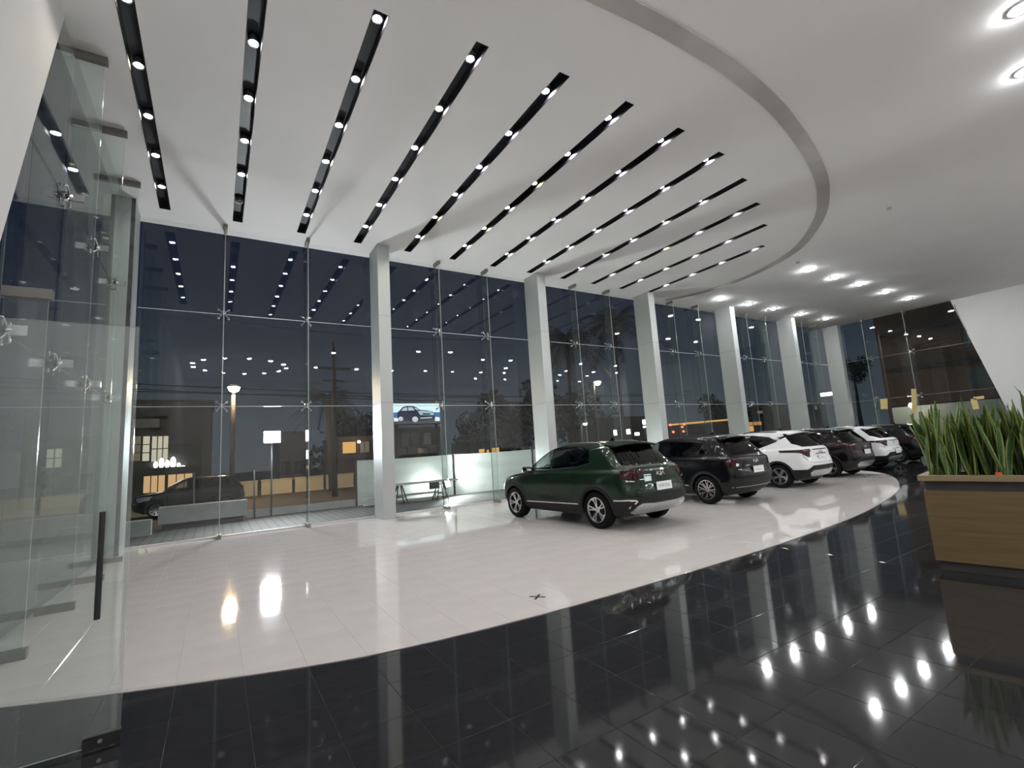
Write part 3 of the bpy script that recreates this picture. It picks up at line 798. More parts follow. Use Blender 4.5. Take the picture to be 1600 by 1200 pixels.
    fs = cut(bm, rwp, 'y', lambda cc, n: cc.y < -1.2 and n.y < -.2 and cc.z > 1.1)
    lift(bm, fs, 'rear_window', r_glass, root, off=.004, thick=.015, remove=True)
    # tailgate panel groove
    tg = [(-.70, .72), (.70, .72), (.76, .80), (.80, 1.02), (-.80, 1.02), (-.76, .80)]
    patch(full, line_polys([(.80, 1.06), (.76, .86), (.62, .70), (-.62, .70), (-.76, .86), (-.80, 1.06)], .010), 'y', -1, .0015, .008, 'tailgate_seam', gloss_black, root)
    # doors (seams as dark grooves) and handles
    for sel, sg in sides:
        patch(full, line_polys([(.98, 1.06), (.93, .62), (.86, zc + .06)], .010) + line_polys([(.02, 1.12), (.0, zc + .06)], .010) + line_polys([(-.88, 1.14), (-.92, .95), (-.78, .66), (-.74, zc + .06)], .010), 'x', sg, .0015, .008, 'door_seam', gloss_black, root)
        for hy in (.16, -.70):
            patch(full, [[(hy - .10, .945), (hy + .10, .935), (hy + .10, .962), (hy - .10, .972)]], 'x', sg, .028, .03, 'door_handle', col_mat_ if kind != 'A' else col_mat_, root)
        # mirrors
        mz = 1.10; my = .70
        v, f = rounded(min(sg * .885, sg * 1.05), max(sg * .885, sg * 1.05), my - .07, my + .10, mz - .05, mz + .075, .035)
        mo = MB().add(v, f).build('door_mirror', gloss_black if kind in 'A' else col_mat_, root, True)
        MB().bar((sg * .80, my + .04, mz - .03), (sg * .92, my + .03, mz - .02), .06, .035).build('mirror_arm', gloss_black, mo)
        MB().box(.91 if sg > 0 else -1.03, 1.03 if sg > 0 else -.91, my - .074, my - .069, mz - .03, mz + .055).build('mirror_glass', chrome, mo)
        # fuel-side and roof rails
        if kind != 'B':
            pts = [(sg * .56, -1.28, 1.575), (sg * .57, -1.15, 1.612), (sg * .58, -.6, 1.637), (sg * .58, -.3, 1.628), (sg * .57, -.16, 1.585)]
            MB().tube(catmull(pts, 4), .015, 6).build('roof_rail', chrome if kind in 'ADE' else gloss_black, root, True)
    # tail lamps
    if kind == 'A':
        for sg in (-1, 1):
            patch_p = [(sg * .92, 1.075), (sg * .30, 1.075), (sg * .34, 1.045), (sg * .50, 1.02), (sg * .60, .93), (sg * .66, .895), (sg * .86, .93), (sg * .93, .99)]
            fs = cut(bm, patch_p, 'y', lambda cc, n: cc.y < -1.5 and n.y < -.3)
            lift(bm, fs, 'tail_lamp', lamp_red, root, off=.012, thick=.02)
            lw = [(sg * .86, .925), (sg * .66, .89), (sg * .64, .86), (sg * .84, .87)]
            fs = cut(bm, lw, 'y', lambda cc, n: cc.y < -1.5 and n.y < -.02); lift(bm, fs, 'lamp_bezel', gloss_black, root, off=.010, thick=.02)
            patch(full, [[(sg * .83, .905), (sg * .68, .885), (sg * .68, .872), (sg * .82, .88)]], 'y', -1, .02, .02, 'turn_lamp', lamp_clear, root)
        patch(full, line_polys([(-.30, 1.06), (.30, 1.06)], .028), 'y', -1, .006, .012, 'lamp_link', gloss_black, root)
    elif kind == 'B':
        for sg in (-1, 1):
            fs = cut(bm, [(sg * .91, 1.06), (sg * .56, 1.045), (sg * .60, .98), (sg * .66, .86), (sg * .80, .84), (sg * .92, .95)], 'y', lambda cc, n: cc.y < -1.5 and n.y < -.3)
            lift(bm, fs, 'tail_lamp', lamp_red, root, off=.012, thick=.02)
            patch(full, [[(sg * .70, .95), (sg * .64, .93), (sg * .66, .88), (sg * .72, .88)]], 'y', -1, .02, .02, 'turn_lamp', lamp_clear, root)
        patch(full, line_polys([(-.56, 1.03), (.56, 1.03)], .03), 'y', -1, .006, .012, 'lamp_link', gloss_black, root)
    else:
        for sg in (-1, 1):
            pl = [(sg * .94, 1.065), (sg * .50, 1.08), (sg * .50, 1.04), (sg * .56, .98), (sg * .58, .855), (sg * .70, .89), (sg * .80, .97), (sg * .94, 1.03)]
            fs = cut(bm, pl, 'y', lambda cc, n: cc.y < -1.4 and n.y < -.02)
            lift(bm, fs, 'tail_lamp', lamp_red, root, off=.012, thick=.02)
        patch(full, line_polys([(-.40, 1.062), (.40, 1.062)], .026), 'y', -1, .008, .014, 'lamp_link', lamp_red, root)
    # number plate and recess
    pz = {'A': .76, 'B': .78, 'C': .84, 'D': .80, 'E': .66}[kind]
    if kind in 'AB':
        patch(full, [[(-.55, pz - .10), (.55, pz - .10), (.62, pz - .02), (.50, pz + .095), (-.50, pz + .095), (-.62, pz - .02)]], 'y', -1, .006, .02, 'plate_panel', plastic, root)
    else:
        patch(full, line_polys([(-.30, pz + .10), (.30, pz + .10)], .02), 'y', -1, .004, .01, 'plate_panel', plastic, root)
    hit = full.ray_cast(Vector((0, -4, pz)), Vector((0, 1, 0)))[0]; py = hit.y - .012
    tilt = -.06
    pe = MB().box(-.215, .215, -.006, .004, -.075, .075).build('number_plate', plate_mat, root); pe.location = (0, py - .012, pz); pe.rotation_euler = (tilt, 0, 0)
    bar_ = MB()
    if plate_txt:
        for pl in glyphs(plate_txt, 0, 0, .05, .34): bar_.prism(pl, 'y', -.0085, -.006)
    else:
        for pl in line_polys([(-.13, -.012), (.13, -.012)], .022) + line_polys([(-.16, .045), (.16, .045)], .01): bar_.prism(pl, 'y', -.0085, -.006)
    bar_.build('plate_print', plate_ink, pe)
    # emblem
    lz = {'A': .985, 'B': .975, 'C': 1.115, 'D': .97, 'E': .98}[kind]
    patch(full, logo_polys(0, lz if kind != 'C' else .985, .95), 'y', -1, .010, .012, 'emblem_letters', chrome, root)
    if kind == 'A':
        # windscreen paper stuck on the tailgate and chrome corner bars
        patch(full, [[(-.44, .86), (-.27, .86), (-.27, .95), (-.45, .95)], [(-.45, .965), (-.27, .965), (-.27, .985), (-.45, .985)], [(-.55, .895), (-.45, .895), (-.45, .91), (-.55, .91)]], 'y', -1, .006, .008, 'paper_sticker', sticker, root)
        for sg in (-1, 1):
            patch(full, line_polys([(-a_w - R - .12, .545), (-a_w - R - .52, .56)], .024), 'x', sg, .018, .02, 'corner_moulding', chrome, root)
            patch(full, line_polys([(sg * .82, .552), (sg * .73, .545), (sg * .69, .525), (sg * .80, .41)], .026), 'y', -1, .02, .02, 'corner_moulding', chrome, root)
            patch(full, [[(sg * .80, .44), (sg * .73, .51), (sg * .82, .515)]], 'y', -1, .012, .02, 'reflector', lamp_red, root)
    if kind == 'B':
        patch(full, line_polys([(-.42, .885), (-.28, .885)], .016), 'y', -1, .006, .01, 'badge', chrome, root)
        patch(full, line_polys([(-.80, .40), (.80, .40)], .014), 'y', -1, .014, .014, 'bumper_moulding', skid, root)
    # spoiler
    s = MB()
    zt_ = S['rear'][-4][0]; y0 = -1.38; y1 = {'A': -1.80, 'B': -1.82, 'C': -1.76, 'D': -1.76, 'E': -1.78}[kind]
    top = []; n = 10
    for i in range(n + 1):
        u = -1 + 2 * i / n; x = u * .60; dz = -.045 * u * u; yy = y1 + .10 * u * u
        top.append([(x * 1.0, y0, 1.605 + dz * .7), (x * 1.0, (y0 + yy) / 2, 1.598 + dz), (x, yy, 1.572 + dz), (x, yy + .02, 1.548 + dz), (x, y0 - .05, 1.54 + dz)])
    v = [p for r_ in top for p in r_]; f = []
    for i in range(n):
        for j in range(4): f.append([i * 5 + j, i * 5 + j + 1, (i + 1) * 5 + j + 1, (i + 1) * 5 + j])
    f += [[0, 1, 2, 3, 4], [n * 5 + j for j in (4, 3, 2, 1, 0)]]
    spo = s.add(v, f).build('roof_spoiler', col_mat_ if kind in 'ACE' else gloss_black, root); smooth_angle(spo, 40)
    MB().box(-.12, .12, y1 - .003, y1 + .01, 1.556, 1.566).build('brake_lamp', lamp_red, spo)
    # shark fin aerial
    MB().prism([(-1.12, 1.625), (-.95, 1.628), (-1.06, 1.70), (-1.11, 1.70)], 'x', -.012, .012).build('roof_aerial', gloss_black, root)
    # head lamps and grille
    for sg in (-1, 1):
        fs = cut(bm, [(sg * .90, .93), (sg * .58, .90), (sg * .60, .82), (sg * .74, .70), (sg * .90, .78)], 'y', lambda cc, n: cc.y > 1.4 and n.y > .02)
        lift(bm, fs, 'head_lamp', lamp_clear, root, off=.008, thick=.02)
    fs = cut(bm, [(-.55, .56), (.55, .56), (.57, .84), (-.57, .84)], 'y', lambda cc, n: cc.y > 1.4 and n.y > .1)
    lift(bm, fs, 'grille', gloss_black, root, off=.006, thick=.02)
    # body shell
    me = bpy.data.meshes.new('body_shell'); bm.to_mesh(me); bm.free(); me.materials.append(col_mat_); link('body_shell', me, None, root)
    if floating:
        pass
    # wheels
    if (style, R) not in WHEELS: WHEELS[(style, R)] = wheel_meshes(style, R)
    tm, brm, rm = WHEELS[(style, R)]
    for wy in (-a_w, a_w):
        for sg in (-1, 1):
            w = link('wheel', tm, None, root); w.location = (sg * (S['HW'] - .135), wy, R); w.rotation_euler = (.4 + wy, 0, 0 if sg > 0 else PI)
            link('rim_barrel', brm, None, w); link('rim', rm, None, w)
    # underbody and cabin
    MB().box(-.70, .70, -1.75, 1.8, .20, .30).build('underbody', rim_dark, root)
    MB().box(-.60, .60, -1.6, 1.0, .30, .42).build('cabin_floor', inner_mat, root)
    v, f = rounded(-.66, .66, .74, 1.12, .85, 1.06, .06); MB().add(v, f).build('dashboard', inner_mat, root, True)
    st = MB(); c0 = Vector((-.36, .62, 1.02)); ax_ = Vector((0, -.85, .5)).normalized(); u_ = Vector((1, 0, 0)); v_ = ax_.cross(u_)
    st.tube([c0 + (u_ * math.cos(2 * PI * i / 20) + v_ * math.sin(2 * PI * i / 20)) * .18 for i in range(21)], .016, 6, cap=False)
    st.bar(c0 - u_ * .17, c0 + u_ * .17, .04, .02); st.bar(c0, c0 - ax_ * .25, .06)
    st.build('steering_wheel', inner_mat, root, True)
    for sx_, yy in ((-.36, .12), (.36, .12), (-.36, -.78), (.36, -.78)):
        s = MB(); Mt = Matrix.Translation((sx_, yy - .22, .62)) @ Matrix.Rotation(.2, 4, 'X')
        s.add(*rounded(sx_ - .25, sx_ + .25, yy - .25, yy + .27, .42, .62, .05)); s.add(*rounded(-.25, .25, -.07, .07, 0, .58, .05, Mt)); s.add(*rounded(-.13, .13, -.05, .05, .62, .82, .04, Mt))
        s.build('seat', seat_mat, root, True)
    return root

green_p = paint('paint_green', (.008, .022, .010), .15, .3)
black_p = paint('paint_black', (.003, .003, .0045), 0.0, .3)
white_p = paint('paint_white', (.74, .75, .76), 0.0, .3)
plum_p = paint('paint_dark_plum', (.005, .0025, .0035), 0.0, .3)
black_p2 = paint('paint_jet', (.003, .003, .0035), 0.0, .3)
CARS = [
    (GREEN, 'twin', green_p, 'dark green sport utility car with silver rear skid plate, nearest of the row', (7.0, 8.42, 0), .05, 'A', 'SPORTAGE'),
    (SEL, 'multi', black_p, 'black sport utility car between the green car and a white car', (10.85, 8.75, 0), .03, 'B', None),
    (SEL, 'five', white_p, 'white sport utility car with dark red tail lamps between two black cars', (14.7, 9.1, 0), .02, 'C', None),
    (SEL, 'five', plum_p, 'very dark plum car between the two white cars', (18.3, 9.4, 0), .02, 'D', None),
    (GREEN, 'five', white_p, 'white car with wide black rear glass beside the last black car', (21.35, 9.75, 0), .02, 'E', None),
    (SEL, 'five', black_p2, 'black car at the far end of the row behind the planter leaves', (25.3, 9.9, 0), .02, 'D', None),
]
for S_, st_, pm_, lb_, loc_, rz_, kd_, tx_ in CARS: make_car(S_, st_, pm_, lb_, loc_, rz_, kd_, plate_txt=tx_)

# ================================================================= PLANTER AND PLANTS
wood = pm('oak_laminate', (.15, .10, .042), .5, noise=.22, nscale=5, stretch=(1, .25, 6), bump=.03)
wood_rim = pm('oak_rim', (.27, .20, .11), .5, noise=.18, nscale=6, stretch=(1, .3, 4))
dark_band = pm('dark_band', (.045, .042, .038), .45, noise=.1)
soil = pm('potting_soil', (.05, .035, .02), .95, noise=.5, nscale=40, bump=.8, bscale=60)
pl_root = empty('planter', (6.79, 2.2, -.0075), .15, 'long oak planter box with dark band and plinth, full of snake plants', 'planter')
LEN = 3.0
MB().box(.03, .57, -LEN + .03, -.03, 0, .10).build('plinth', dark_band, pl_root)
MB().box(0, .60, -LEN, 0, .10, .86).build('wood_panel', wood, pl_root)
MB().box(-.002, .602, -1.16, -1.155, .10, .86).build('panel_joint', dark_band, pl_root)
MB().box(.02, .58, -LEN + .02, -.02, .86, .965).build('recessed_band', dark_band, pl_root)
rimm = MB()
rimm.box(-.03, .05, -LEN - .03, .03, .965, 1.025); rimm.box(.55, .63, -LEN - .03, .03, .965, 1.025)
rimm.box(.05, .55, -.05, .03, .965, 1.025); rimm.box(.05, .55, -LEN - .03, -LEN + .05, .965, 1.025)
rimm.build('rim', wood_rim, pl_root)
so = MB(); n1, n2 = 8, 40
gv = [(.05 + .5 * i / n1, -LEN + .05 + (LEN - .1) * j / n2, .985 + .022 * math.sin(i * 2.1 + j * 1.3) * math.cos(j * .9)) for j in range(n2 + 1) for i in range(n1 + 1)]
so.add(gv, [[j * (n1 + 1) + i, j * (n1 + 1) + i + 1, (j + 1) * (n1 + 1) + i + 1, (j + 1) * (n1 + 1) + i] for j in range(n2) for i in range(n1)]).build('soil_fill', soil, pl_root, True)
leaf_g = pm('leaf_green', (.048, .105, .026), .38, noise=.5, nscale=9, stretch=(1, 1, 5), spec=.5)
leaf_e = pm('leaf_margin', (.27, .31, .08), .4, noise=.15, nscale=9)
def leaf_mesh(h_, w_, bend, twist):
    s = MB(); n = 9; cols = [-1, -.72, 0, .72, 1]; v = []
    for i in range(n + 1):
        t = i / n; wid = w_ * (.55 + .9 * t - .0 * t) * (1 - max(0, (t - .55) / .45) ** 2.2) * .5 if t > 0 else w_ * .28
        wid = max(wid, .0015)
        x0 = bend * t ** 2; z = h_ * t * (1 - .08 * abs(bend) * t); a = twist * t
        for c_ in cols:
            dx = wid * c_; dy = .35 * wid * (c_ * c_ - .4)
            v.append((x0 + dx * math.cos(a) - dy * math.sin(a), dx * math.sin(a) + dy * math.cos(a), z))
    f = []; mi = []
    for i in range(n):
        for j in range(4):
            f.append([i * 5 + j, i * 5 + j + 1, (i + 1) * 5 + j + 1, (i + 1) * 5 + j]); mi.append(1 if j in (0, 3) else 0)
    back = len(v); v += [(p[0] + .003 * math.sin(twist), p[1] + .004, p[2]) for p in v]
    f += [[back + q for q in g][::-1] for g in f[:]]; mi += mi[:]
    s.add(v, f); me = s.mesh('leaf', True, fixn=False); me.materials.append(leaf_g); me.materials.append(leaf_e)
    me.polygons.foreach_set('material_index', mi); return me
LEAVES = [leaf_mesh(random.uniform(.60, 1.0), random.uniform(.05, .08), random.uniform(-.12, .22), random.uniform(-1.2, 1.2)) for _ in range(12)]
spots = []
for j in range(13):
    for i in range(3):
        spots.append((.14 + .165 * i + random.uniform(-.05, .05), -.10 - j * .155 + random.uniform(-.04, .04)))
rotp = Matrix.Rotation(.15, 3, 'Z')
for (lx, ly) in spots:
    w_ = rotp @ Vector((lx, ly, 0))
    pt = empty('snake_plant', (6.79 + w_.x, 2.2 + w_.y, .965), random.uniform(0, 6.28), 'upright snake plant with yellow leaf margins growing in the oak planter', 'plant', 'snake plants in the oak planter')
    for q in range(random.choice((6, 7, 7, 8))):
        lf = link('leaf', random.choice(LEAVES), None, pt)
        a = random.uniform(0, 2 * PI); r_ = random.uniform(.01, .06)
        lf.location = (r_ * math.cos(a), r_ * math.sin(a), 0); lf.rotation_euler = (random.gauss(0, .10), random.gauss(0, .10), random.uniform(0, 6.28))
        sc_ = random.uniform(.75, 1.1); lf.scale = (sc_, sc_, sc_)
wv = rotp @ Vector((.10, -.62, 0))
tg_ = MB().box(-.025, .025, -.004, .004, 0, .06).build('plant_tag', pm('orange_plastic', (.85, .12, .04), .4, noise=.05)); tg_.location = (6.79 + wv.x - .02, 2.2 + wv.y, .985); tg_.rotation_euler = (.1, 0, 1.5); tag(tg_, 'small orange tag stuck in the planter soil', 'plant tag')
# taped cross on the pale tiles
xm = MB(); xm.box(-.09, .09, -.012, .012, 0, .002, Matrix.Rotation(.7, 4, 'Z')); xm.box(-.09, .09, -.012, .012, .001, .003, Matrix.Rotation(-.9, 4, 'Z'))
xo = xm.build('tape_cross', black_metal); xo.location = (2.98, 4.47, .0005); tag(xo, 'small black tape cross on the pale floor tiles', 'tape mark')
cd = MB().tube([(30.26, 7.34, 7.2), (30.26, 7.25, 6.6), (30.26, 7.1, 5.9), (30.26, 7.05, 5.2)], .012, 6).build('wall_cable', shoe_mat, smooth=True); tag(cd, 'thin grey cable hanging down the white slanted end wall', 'cable')

# ================================================================= OUTSIDE
def at(px, py, Y):
    """point on the plane at distance Y behind the facade line that lies on a given sight line"""
    d = (px - 800) / F_PX * r2 - (py - 600) / F_PX * u2 + fw
    return Vector((0, 0, EYE)) + d * (Y / d.y)
GZ, RZ = -.06, -.42
def brick_mat(name, c1, c2, mortar, sx_, bw=.5, bh=.25):
    mt, nt_, p = _bsdf(name); p.inputs['Roughness'].default_value = .75
    t = nt_.nodes.new('ShaderNodeTexCoord'); bt = nt_.nodes.new('ShaderNodeTexBrick'); bt.inputs['Scale'].default_value = sx_
    bt.inputs['Color1'].default_value = (*c1, 1); bt.inputs['Color2'].default_value = (*c2, 1); bt.inputs['Mortar'].default_value = (*mortar, 1)
    bt.inputs['Mortar Size'].default_value = .025; bt.inputs['Brick Width'].default_value = bw; bt.inputs['Row Height'].default_value = bh; bt.offset = 0
    nt_.links.new(t.outputs['Object'], bt.inputs['Vector']); nt_.links.new(bt.outputs['Color'], p.inputs['Base Color']); return mt
paver = brick_mat('paver_grey', (.085, .09, .088), (.07, .075, .073), (.035, .035, .035), 1.0, .21, 2.4)
concrete = pm('concrete_grey', (.36, .38, .37), .7, noise=.15, nscale=3, bump=.1)
asphalt = pm('asphalt_brown', (.10, .085, .07), .85, noise=.35, nscale=2, bump=.15)
yellow_w = pm('yellow_render', (.74, .64, .42), .8, noise=.07, nscale=1.5)
dark_w = pm('dark_render', (.06, .057, .055), .8, noise=.15, nscale=1)
grey_w = pm('grey_render', (.15, .15, .15), .8, noise=.12, nscale=1)
pale_w = pm('pale_render', (.50, .50, .47), .8, noise=.08, nscale=1)
brown_w = pm('brown_render', (.20, .13, .09), .8, noise=.12, nscale=1.5)
frame_m = pm('window_frame_dark', (.03, .03, .03), .5, noise=.1)
pane_dark = pm('pane_dark', (.03, .035, .045), .1, noise=.2)
lit_cream = em('lit_cream', (1.0, .93, .70), .55)
lit_warm = em('lit_warm', (1.0, .62, .30), .62)
lit_orange = em('lit_orange', (1.0, .46, .16), .55)
lit_white = em('lit_white', (1.0, .96, .98), 5.0)
lit_dim = em('lit_dim', (1.0, .85, .6), .13)
lit_red = em('lit_red', (1.0, .12, .05), 4.0)
lit_amber = em('lit_amber', (1.0, .55, .16), .75)
pole_m = pm('galvanised_pole', (.20, .20, .20), .5, metal=.5, noise=.1)
wood_pole = pm('wood_pole', (.11, .08, .055), .85, noise=.25, nscale=6, stretch=(3, 3, .3))
sheet_m = pm('white_sheet', (.60, .66, .63), .45, noise=.1, nscale=.9, stretch=(.25, 1, 3), bump=.15, bscale=5)
def one(name, mb, mat, label, cat, group=None, kind=None, smooth=False):
    ob = mb.build(name, mat, None, smooth); return tag(ob, label, cat, group, kind)

gp = MB(); gp.box(-40, 60, D + .08, 17.75, GZ - .2, GZ); gp.box(-40, XL - .2, -12, D + .08, GZ - .2, GZ)
tag(gp.build('pavement', paver), kind='structure')
rdp = MB(); rdp.box(-80, 120, 17.75, 160, RZ - .2, RZ); tag(rdp.build('road', asphalt), kind='structure')
rdp = MB(); rdp.box(XR + .2, 120, -12, 17.75, GZ - .2, GZ); tag(rdp.build('ground_side', asphalt), kind='structure')
# kerb walls and bench
one('low_wall', MB().box(.85, 4.25, 17.55, 17.8, GZ, .16), concrete, 'low grey kerb wall along the pavement between bench and white hoarding', 'wall')
one('low_wall', MB().box(-3.2, -1.40, 15.9, 16.2, GZ, .34), concrete, 'short grey wall block beside the long concrete bench', 'wall')
bn = empty('concrete_bench', (-.24, 17.1, GZ), 0, 'long raised concrete bench on a dark recessed foot outside the glass', 'bench')
MB().box(-1.09, 1.09, -.3, .3, .16, .62).build('slab', concrete, bn); MB().box(-1.0, 1.0, -.2, .25, 0, .16).build('foot', dark_w, bn)
# floodlight on a pole
fl = empty('floodlight', (1.55, 17.35, GZ), 0, 'glaring white floodlight on a thin pole outside the glass', 'floodlight')
MB().tube([(0, 0, 0), (0, 0, 2.42)], .028, 10).build('pole', pole_m, fl, True)
fh = MB(); fh.box(-.26, .26, -.05, .07, -.20, .20); hd_ = fh.build('lamp_head', black_metal, fl); hd_.location = (0, -.05, 2.52); hd_.rotation_euler = (0.0, 0, .10)
face = MB().box(-.235, .235, -.058, -.0505, -.175, .175).build('lamp_face', em('flood_white', (.92, .96, 1.0), 820.0), hd_)
# portable floodlight by the hoarding
p_ = at(688, 756, 16.9)
f2 = empty('work_light', (p_.x, p_.y, GZ), 0, 'portable work light on a short stand shining in front of the white hoarding', 'work light')
st_ = MB()
for s_ in (-1, 1): st_.bar((s_ * .22, -.18, .02), (s_ * .22, .18, .02), .03); st_.bar((s_ * .22, 0, .02), (s_ * .2, 0, p_.z - GZ), .03)
st_.bar((-.22, 0, .04), (.22, 0, .04), .03); st_.build('stand', black_metal, f2)
st2 = MB().bar((-.25, 0, p_.z - GZ), (.25, 0, p_.z - GZ), .03).build('crossbar', black_metal, f2)
for sx_, yaw_, tl_, st_w, nm_ in ((-.24, PI + .25, 0.05, 60.0, 'a'), (.24, .75, -.30, 950.0, 'b')):
    h2 = MB().box(-.2, .2, -.05, .05, -.16, .16).build('lamp_head', black_metal, f2); h2.location = (sx_, 0, p_.z - GZ); h2.rotation_euler = (tl_, 0, yaw_)
    MB().box(-.185, .185, -.058, -.0505, -.145, .145).build('lamp_face', em('work_white_' + nm_, (.95, 1, .97), st_w), h2)
# hoarding
for i, (x0, x1) in enumerate([(4.30, 8.02), (8.10, 11.85), (11.93, 15.7), (15.78, 19.6)]):
    root = empty('hoarding_panel', ((x0 + x1) / 2, 17.5, GZ), 0, ['white sheet hoarding panel beside the low kerb wall', 'white sheet hoarding panel behind the work light, second from the kerb wall', 'white sheet hoarding panel behind the green car', 'white sheet hoarding panel hidden mostly by the second column'][i], 'fence panel', 'white hoarding panels')
    s = MB(); nu, nv = 20, 12; w_ = x1 - x0; v = []
    for side in (0, .008):
        for j in range(nv + 1):
            for k_ in range(nu + 1):
                u, t = k_ / nu, j / nv
                wob = .03 * math.sin(7 * t + 2.2 * u + i) * math.sin(PI * u) + .015 * math.sin(17 * t + 3 * u)
                v.append((-w_ / 2 + w_ * u, wob + side, .0 + 1.58 * t + (-.02 * math.sin(PI * u) if j == nv else 0)))
    N_ = (nu + 1) * (nv + 1); f = []
    for sd_ in (0, 1):
        for j in range(nv):
            for k_ in range(nu):
                q = [sd_ * N_ + j * (nu + 1) + k_, sd_ * N_ + j * (nu + 1) + k_ + 1, sd_ * N_ + (j + 1) * (nu + 1) + k_ + 1, sd_ * N_ + (j + 1) * (nu + 1) + k_]; f.append(q if sd_ == 0 else q[::-1])
    s.add(v, f).build('sheet', sheet_m, root, True, fixn=False)
    MB().box(-w_ / 2 - .05, -w_ / 2 - .005, -.03, .03, -.0, 1.62).build('post', frame_m, root)
    if i == 3: MB().box(w_ / 2, w_ / 2 + .04, -.03, .03, 0, 1.62).build('post', frame_m, root)
# trestle table with loose boards under it
tt = empty('trestle_table', (6.15, 16.2, GZ), 0, 'long trestle work table standing in front of the white hoarding', 'table')
MB().box(-1.3, 1.35, -.3, .3, .66, .70).build('tabletop', pale_w, tt)
for sx_ in (-.75, .75):
    s = MB()
    for sy_ in (-1, 1):
        for dx in (-.12, .12): s.bar((sx_ + dx * 1.8, sy_ * .24, 0), (sx_ + dx * .5, sy_ * .05, .66), .03)
    s.bar((sx_ - .17, -.18, .25), (sx_ + .17, -.18, .25), .025); s.bar((sx_ - .17, .18, .25), (sx_ + .17, .18, .25), .025)
    s.build('trestle', frame_m, tt)
for k_, (y, z) in enumerate([(16.55, .05), (16.75, .22)]):
    one('timber_plank', MB().box(4.3, 7.1, y, y + .18, GZ + z, GZ + z + .06), pale_w, ['pale plank lying on the paving under the trestle table', 'pale plank leaning higher behind the trestle table'][k_], 'plank')
# thin poles
for (px, py0, py1, Y, lb) in [(398, 735, 792, 17.2, 'thin lamp post on the kerb beside the floodlight pole'), (304, 738, 790, 18.3, 'thin dark post at the roadside by the bench')]:
    b0, t0 = at(px, py1, Y), at(px - 1, py0, Y)
    one('road_post', MB().tube([(b0.x, Y, RZ if Y > 17.7 else GZ), (t0.x, Y, t0.z)], .025, 8), pole_m, lb, 'post', smooth=True)
# street lamps
def street_lamp(px, py, Y, label, wood_, strength, size):
    t0 = at(px, py, Y)
    r_ = empty('street_lamp', (t0.x, Y, RZ), 0, label, 'street lamp')
    z = t0.z - RZ
    MB().tube([(0, 0, 0), (0, 0, z - .35), (.0, -.1, z - .1), (0, -.45, z)], [.15 if wood_ else .09, .11 if wood_ else .07, .05, .04], 10).build('pole', wood_pole if wood_ else pole_m, r_, True)
    h_ = MB().box(-.18, .18, -.9, -.35, -.02, .12).build('lamp_head', pole_m, r_); h_.location = (0, 0, z)
    s = MB().lathe([(.0, -size), (size * .7, -size * .7), (size, 0)], 16); l = s.build('lamp_bowl', em('sodium_%d' % int(px), (1.0, .74, .46), strength), h_, True); l.location = (0, -.62, -.02)
street_lamp(365, 607, 31, 'tall street lamp with glowing warm bowl on a wooden pole', True, 560, .30)
street_lamp(928, 598, 42, 'tall street lamp glowing among the palms behind the green car', False, 200, .38)
street_lamp(838, 688, 30, 'low warm street lamp glowing beside the second column', False, 45, .16)
street_lamp(908, 662, 36, 'low white roadside lamp glowing above the green car roof', False, 40, .20)
# yellow boundary wall across the road
bounds = [(306, 339), (363, 402), (408, 456), (461, 505), (510, 516), (525, 552)]
for i, (a, b_) in enumerate(bounds):
    A, B_ = at(a, 770, 36), at(b_, 765, 36)
    r_ = empty('yellow_wall_panel', ((A.x + B_.x) / 2, 36, RZ), 0, ['yellow wall panel beside the shop front', 'yellow wall panel beside the tall wooden lamp pole', 'yellow wall panel behind the floodlight pole', 'yellow wall panel between floodlight pole and palm trunk', 'narrow yellow wall panel beside the palm trunk', 'yellow wall panel beside the white hoarding'][i], 'wall', 'yellow boundary wall panels')
    w_ = B_.x - A.x
    MB().box(-w_ / 2, w_ / 2, -.1, .1, .0, .92).build('render_panel', yellow_w, r_); MB().box(-w_ / 2 - .03, w_ / 2 + .03, -.14, .14, .92, .99).build('coping', yellow_w, r_)
# ---- buildings
def building(name, label, px0, px1, pyt, Y, mat, depth=6, wins=(), extra=None):
    A, B_ = at(px0, pyt, Y), at(px1, pyt, Y)
    r_ = empty(name, ((A.x + B_.x) / 2, Y, RZ), 0, label, 'building')
    w_ = B_.x - A.x; top = (A.z + B_.z) / 2 - RZ
    MB().box(-w_ / 2, w_ / 2, 0, depth, 0, top).build('wall', mat, r_)
    MB().box(-w_ / 2 - .1, w_ / 2 + .1, -.12, depth + .1, top, top + .15).build('parapet', mat, r_)
    for (x0, y0, x1, y1, m_, nx, ny) in wins:
        P, Q = at(x0, y0, Y), at(x1, y1, Y); cx_, cz = (P.x + Q.x) / 2 - r_.location.x, (P.z + Q.z) / 2 - RZ
        ww, hh = abs(Q.x - P.x) / 2, abs(P.z - Q.z) / 2
        s = MB(); t = .06
        s.box(-ww - t, ww + t, -.09, 0, hh, hh + t); s.box(-ww - t, ww + t, -.09, 0, -hh - t, -hh); s.box(-ww - t, -ww, -.09, 0, -hh, hh); s.box(ww, ww + t, -.09, 0, -hh, hh)
        for k_ in range(1, nx): xx = -ww + 2 * ww * k_ / nx; s.box(xx - t / 2, xx + t / 2, -.07, 0, -hh, hh)
        for k_ in range(1, ny): zz = -hh + 2 * hh * k_ / ny; s.box(-ww, ww, -.07, 0, zz - t / 2, zz + t / 2)
        wf = s.build('window', frame_m, r_); wf.location = (cx_, 0, cz)
        MB().box(-ww, ww, -.03, -.005, -hh, hh).build('pane', m_, wf)
    return r_
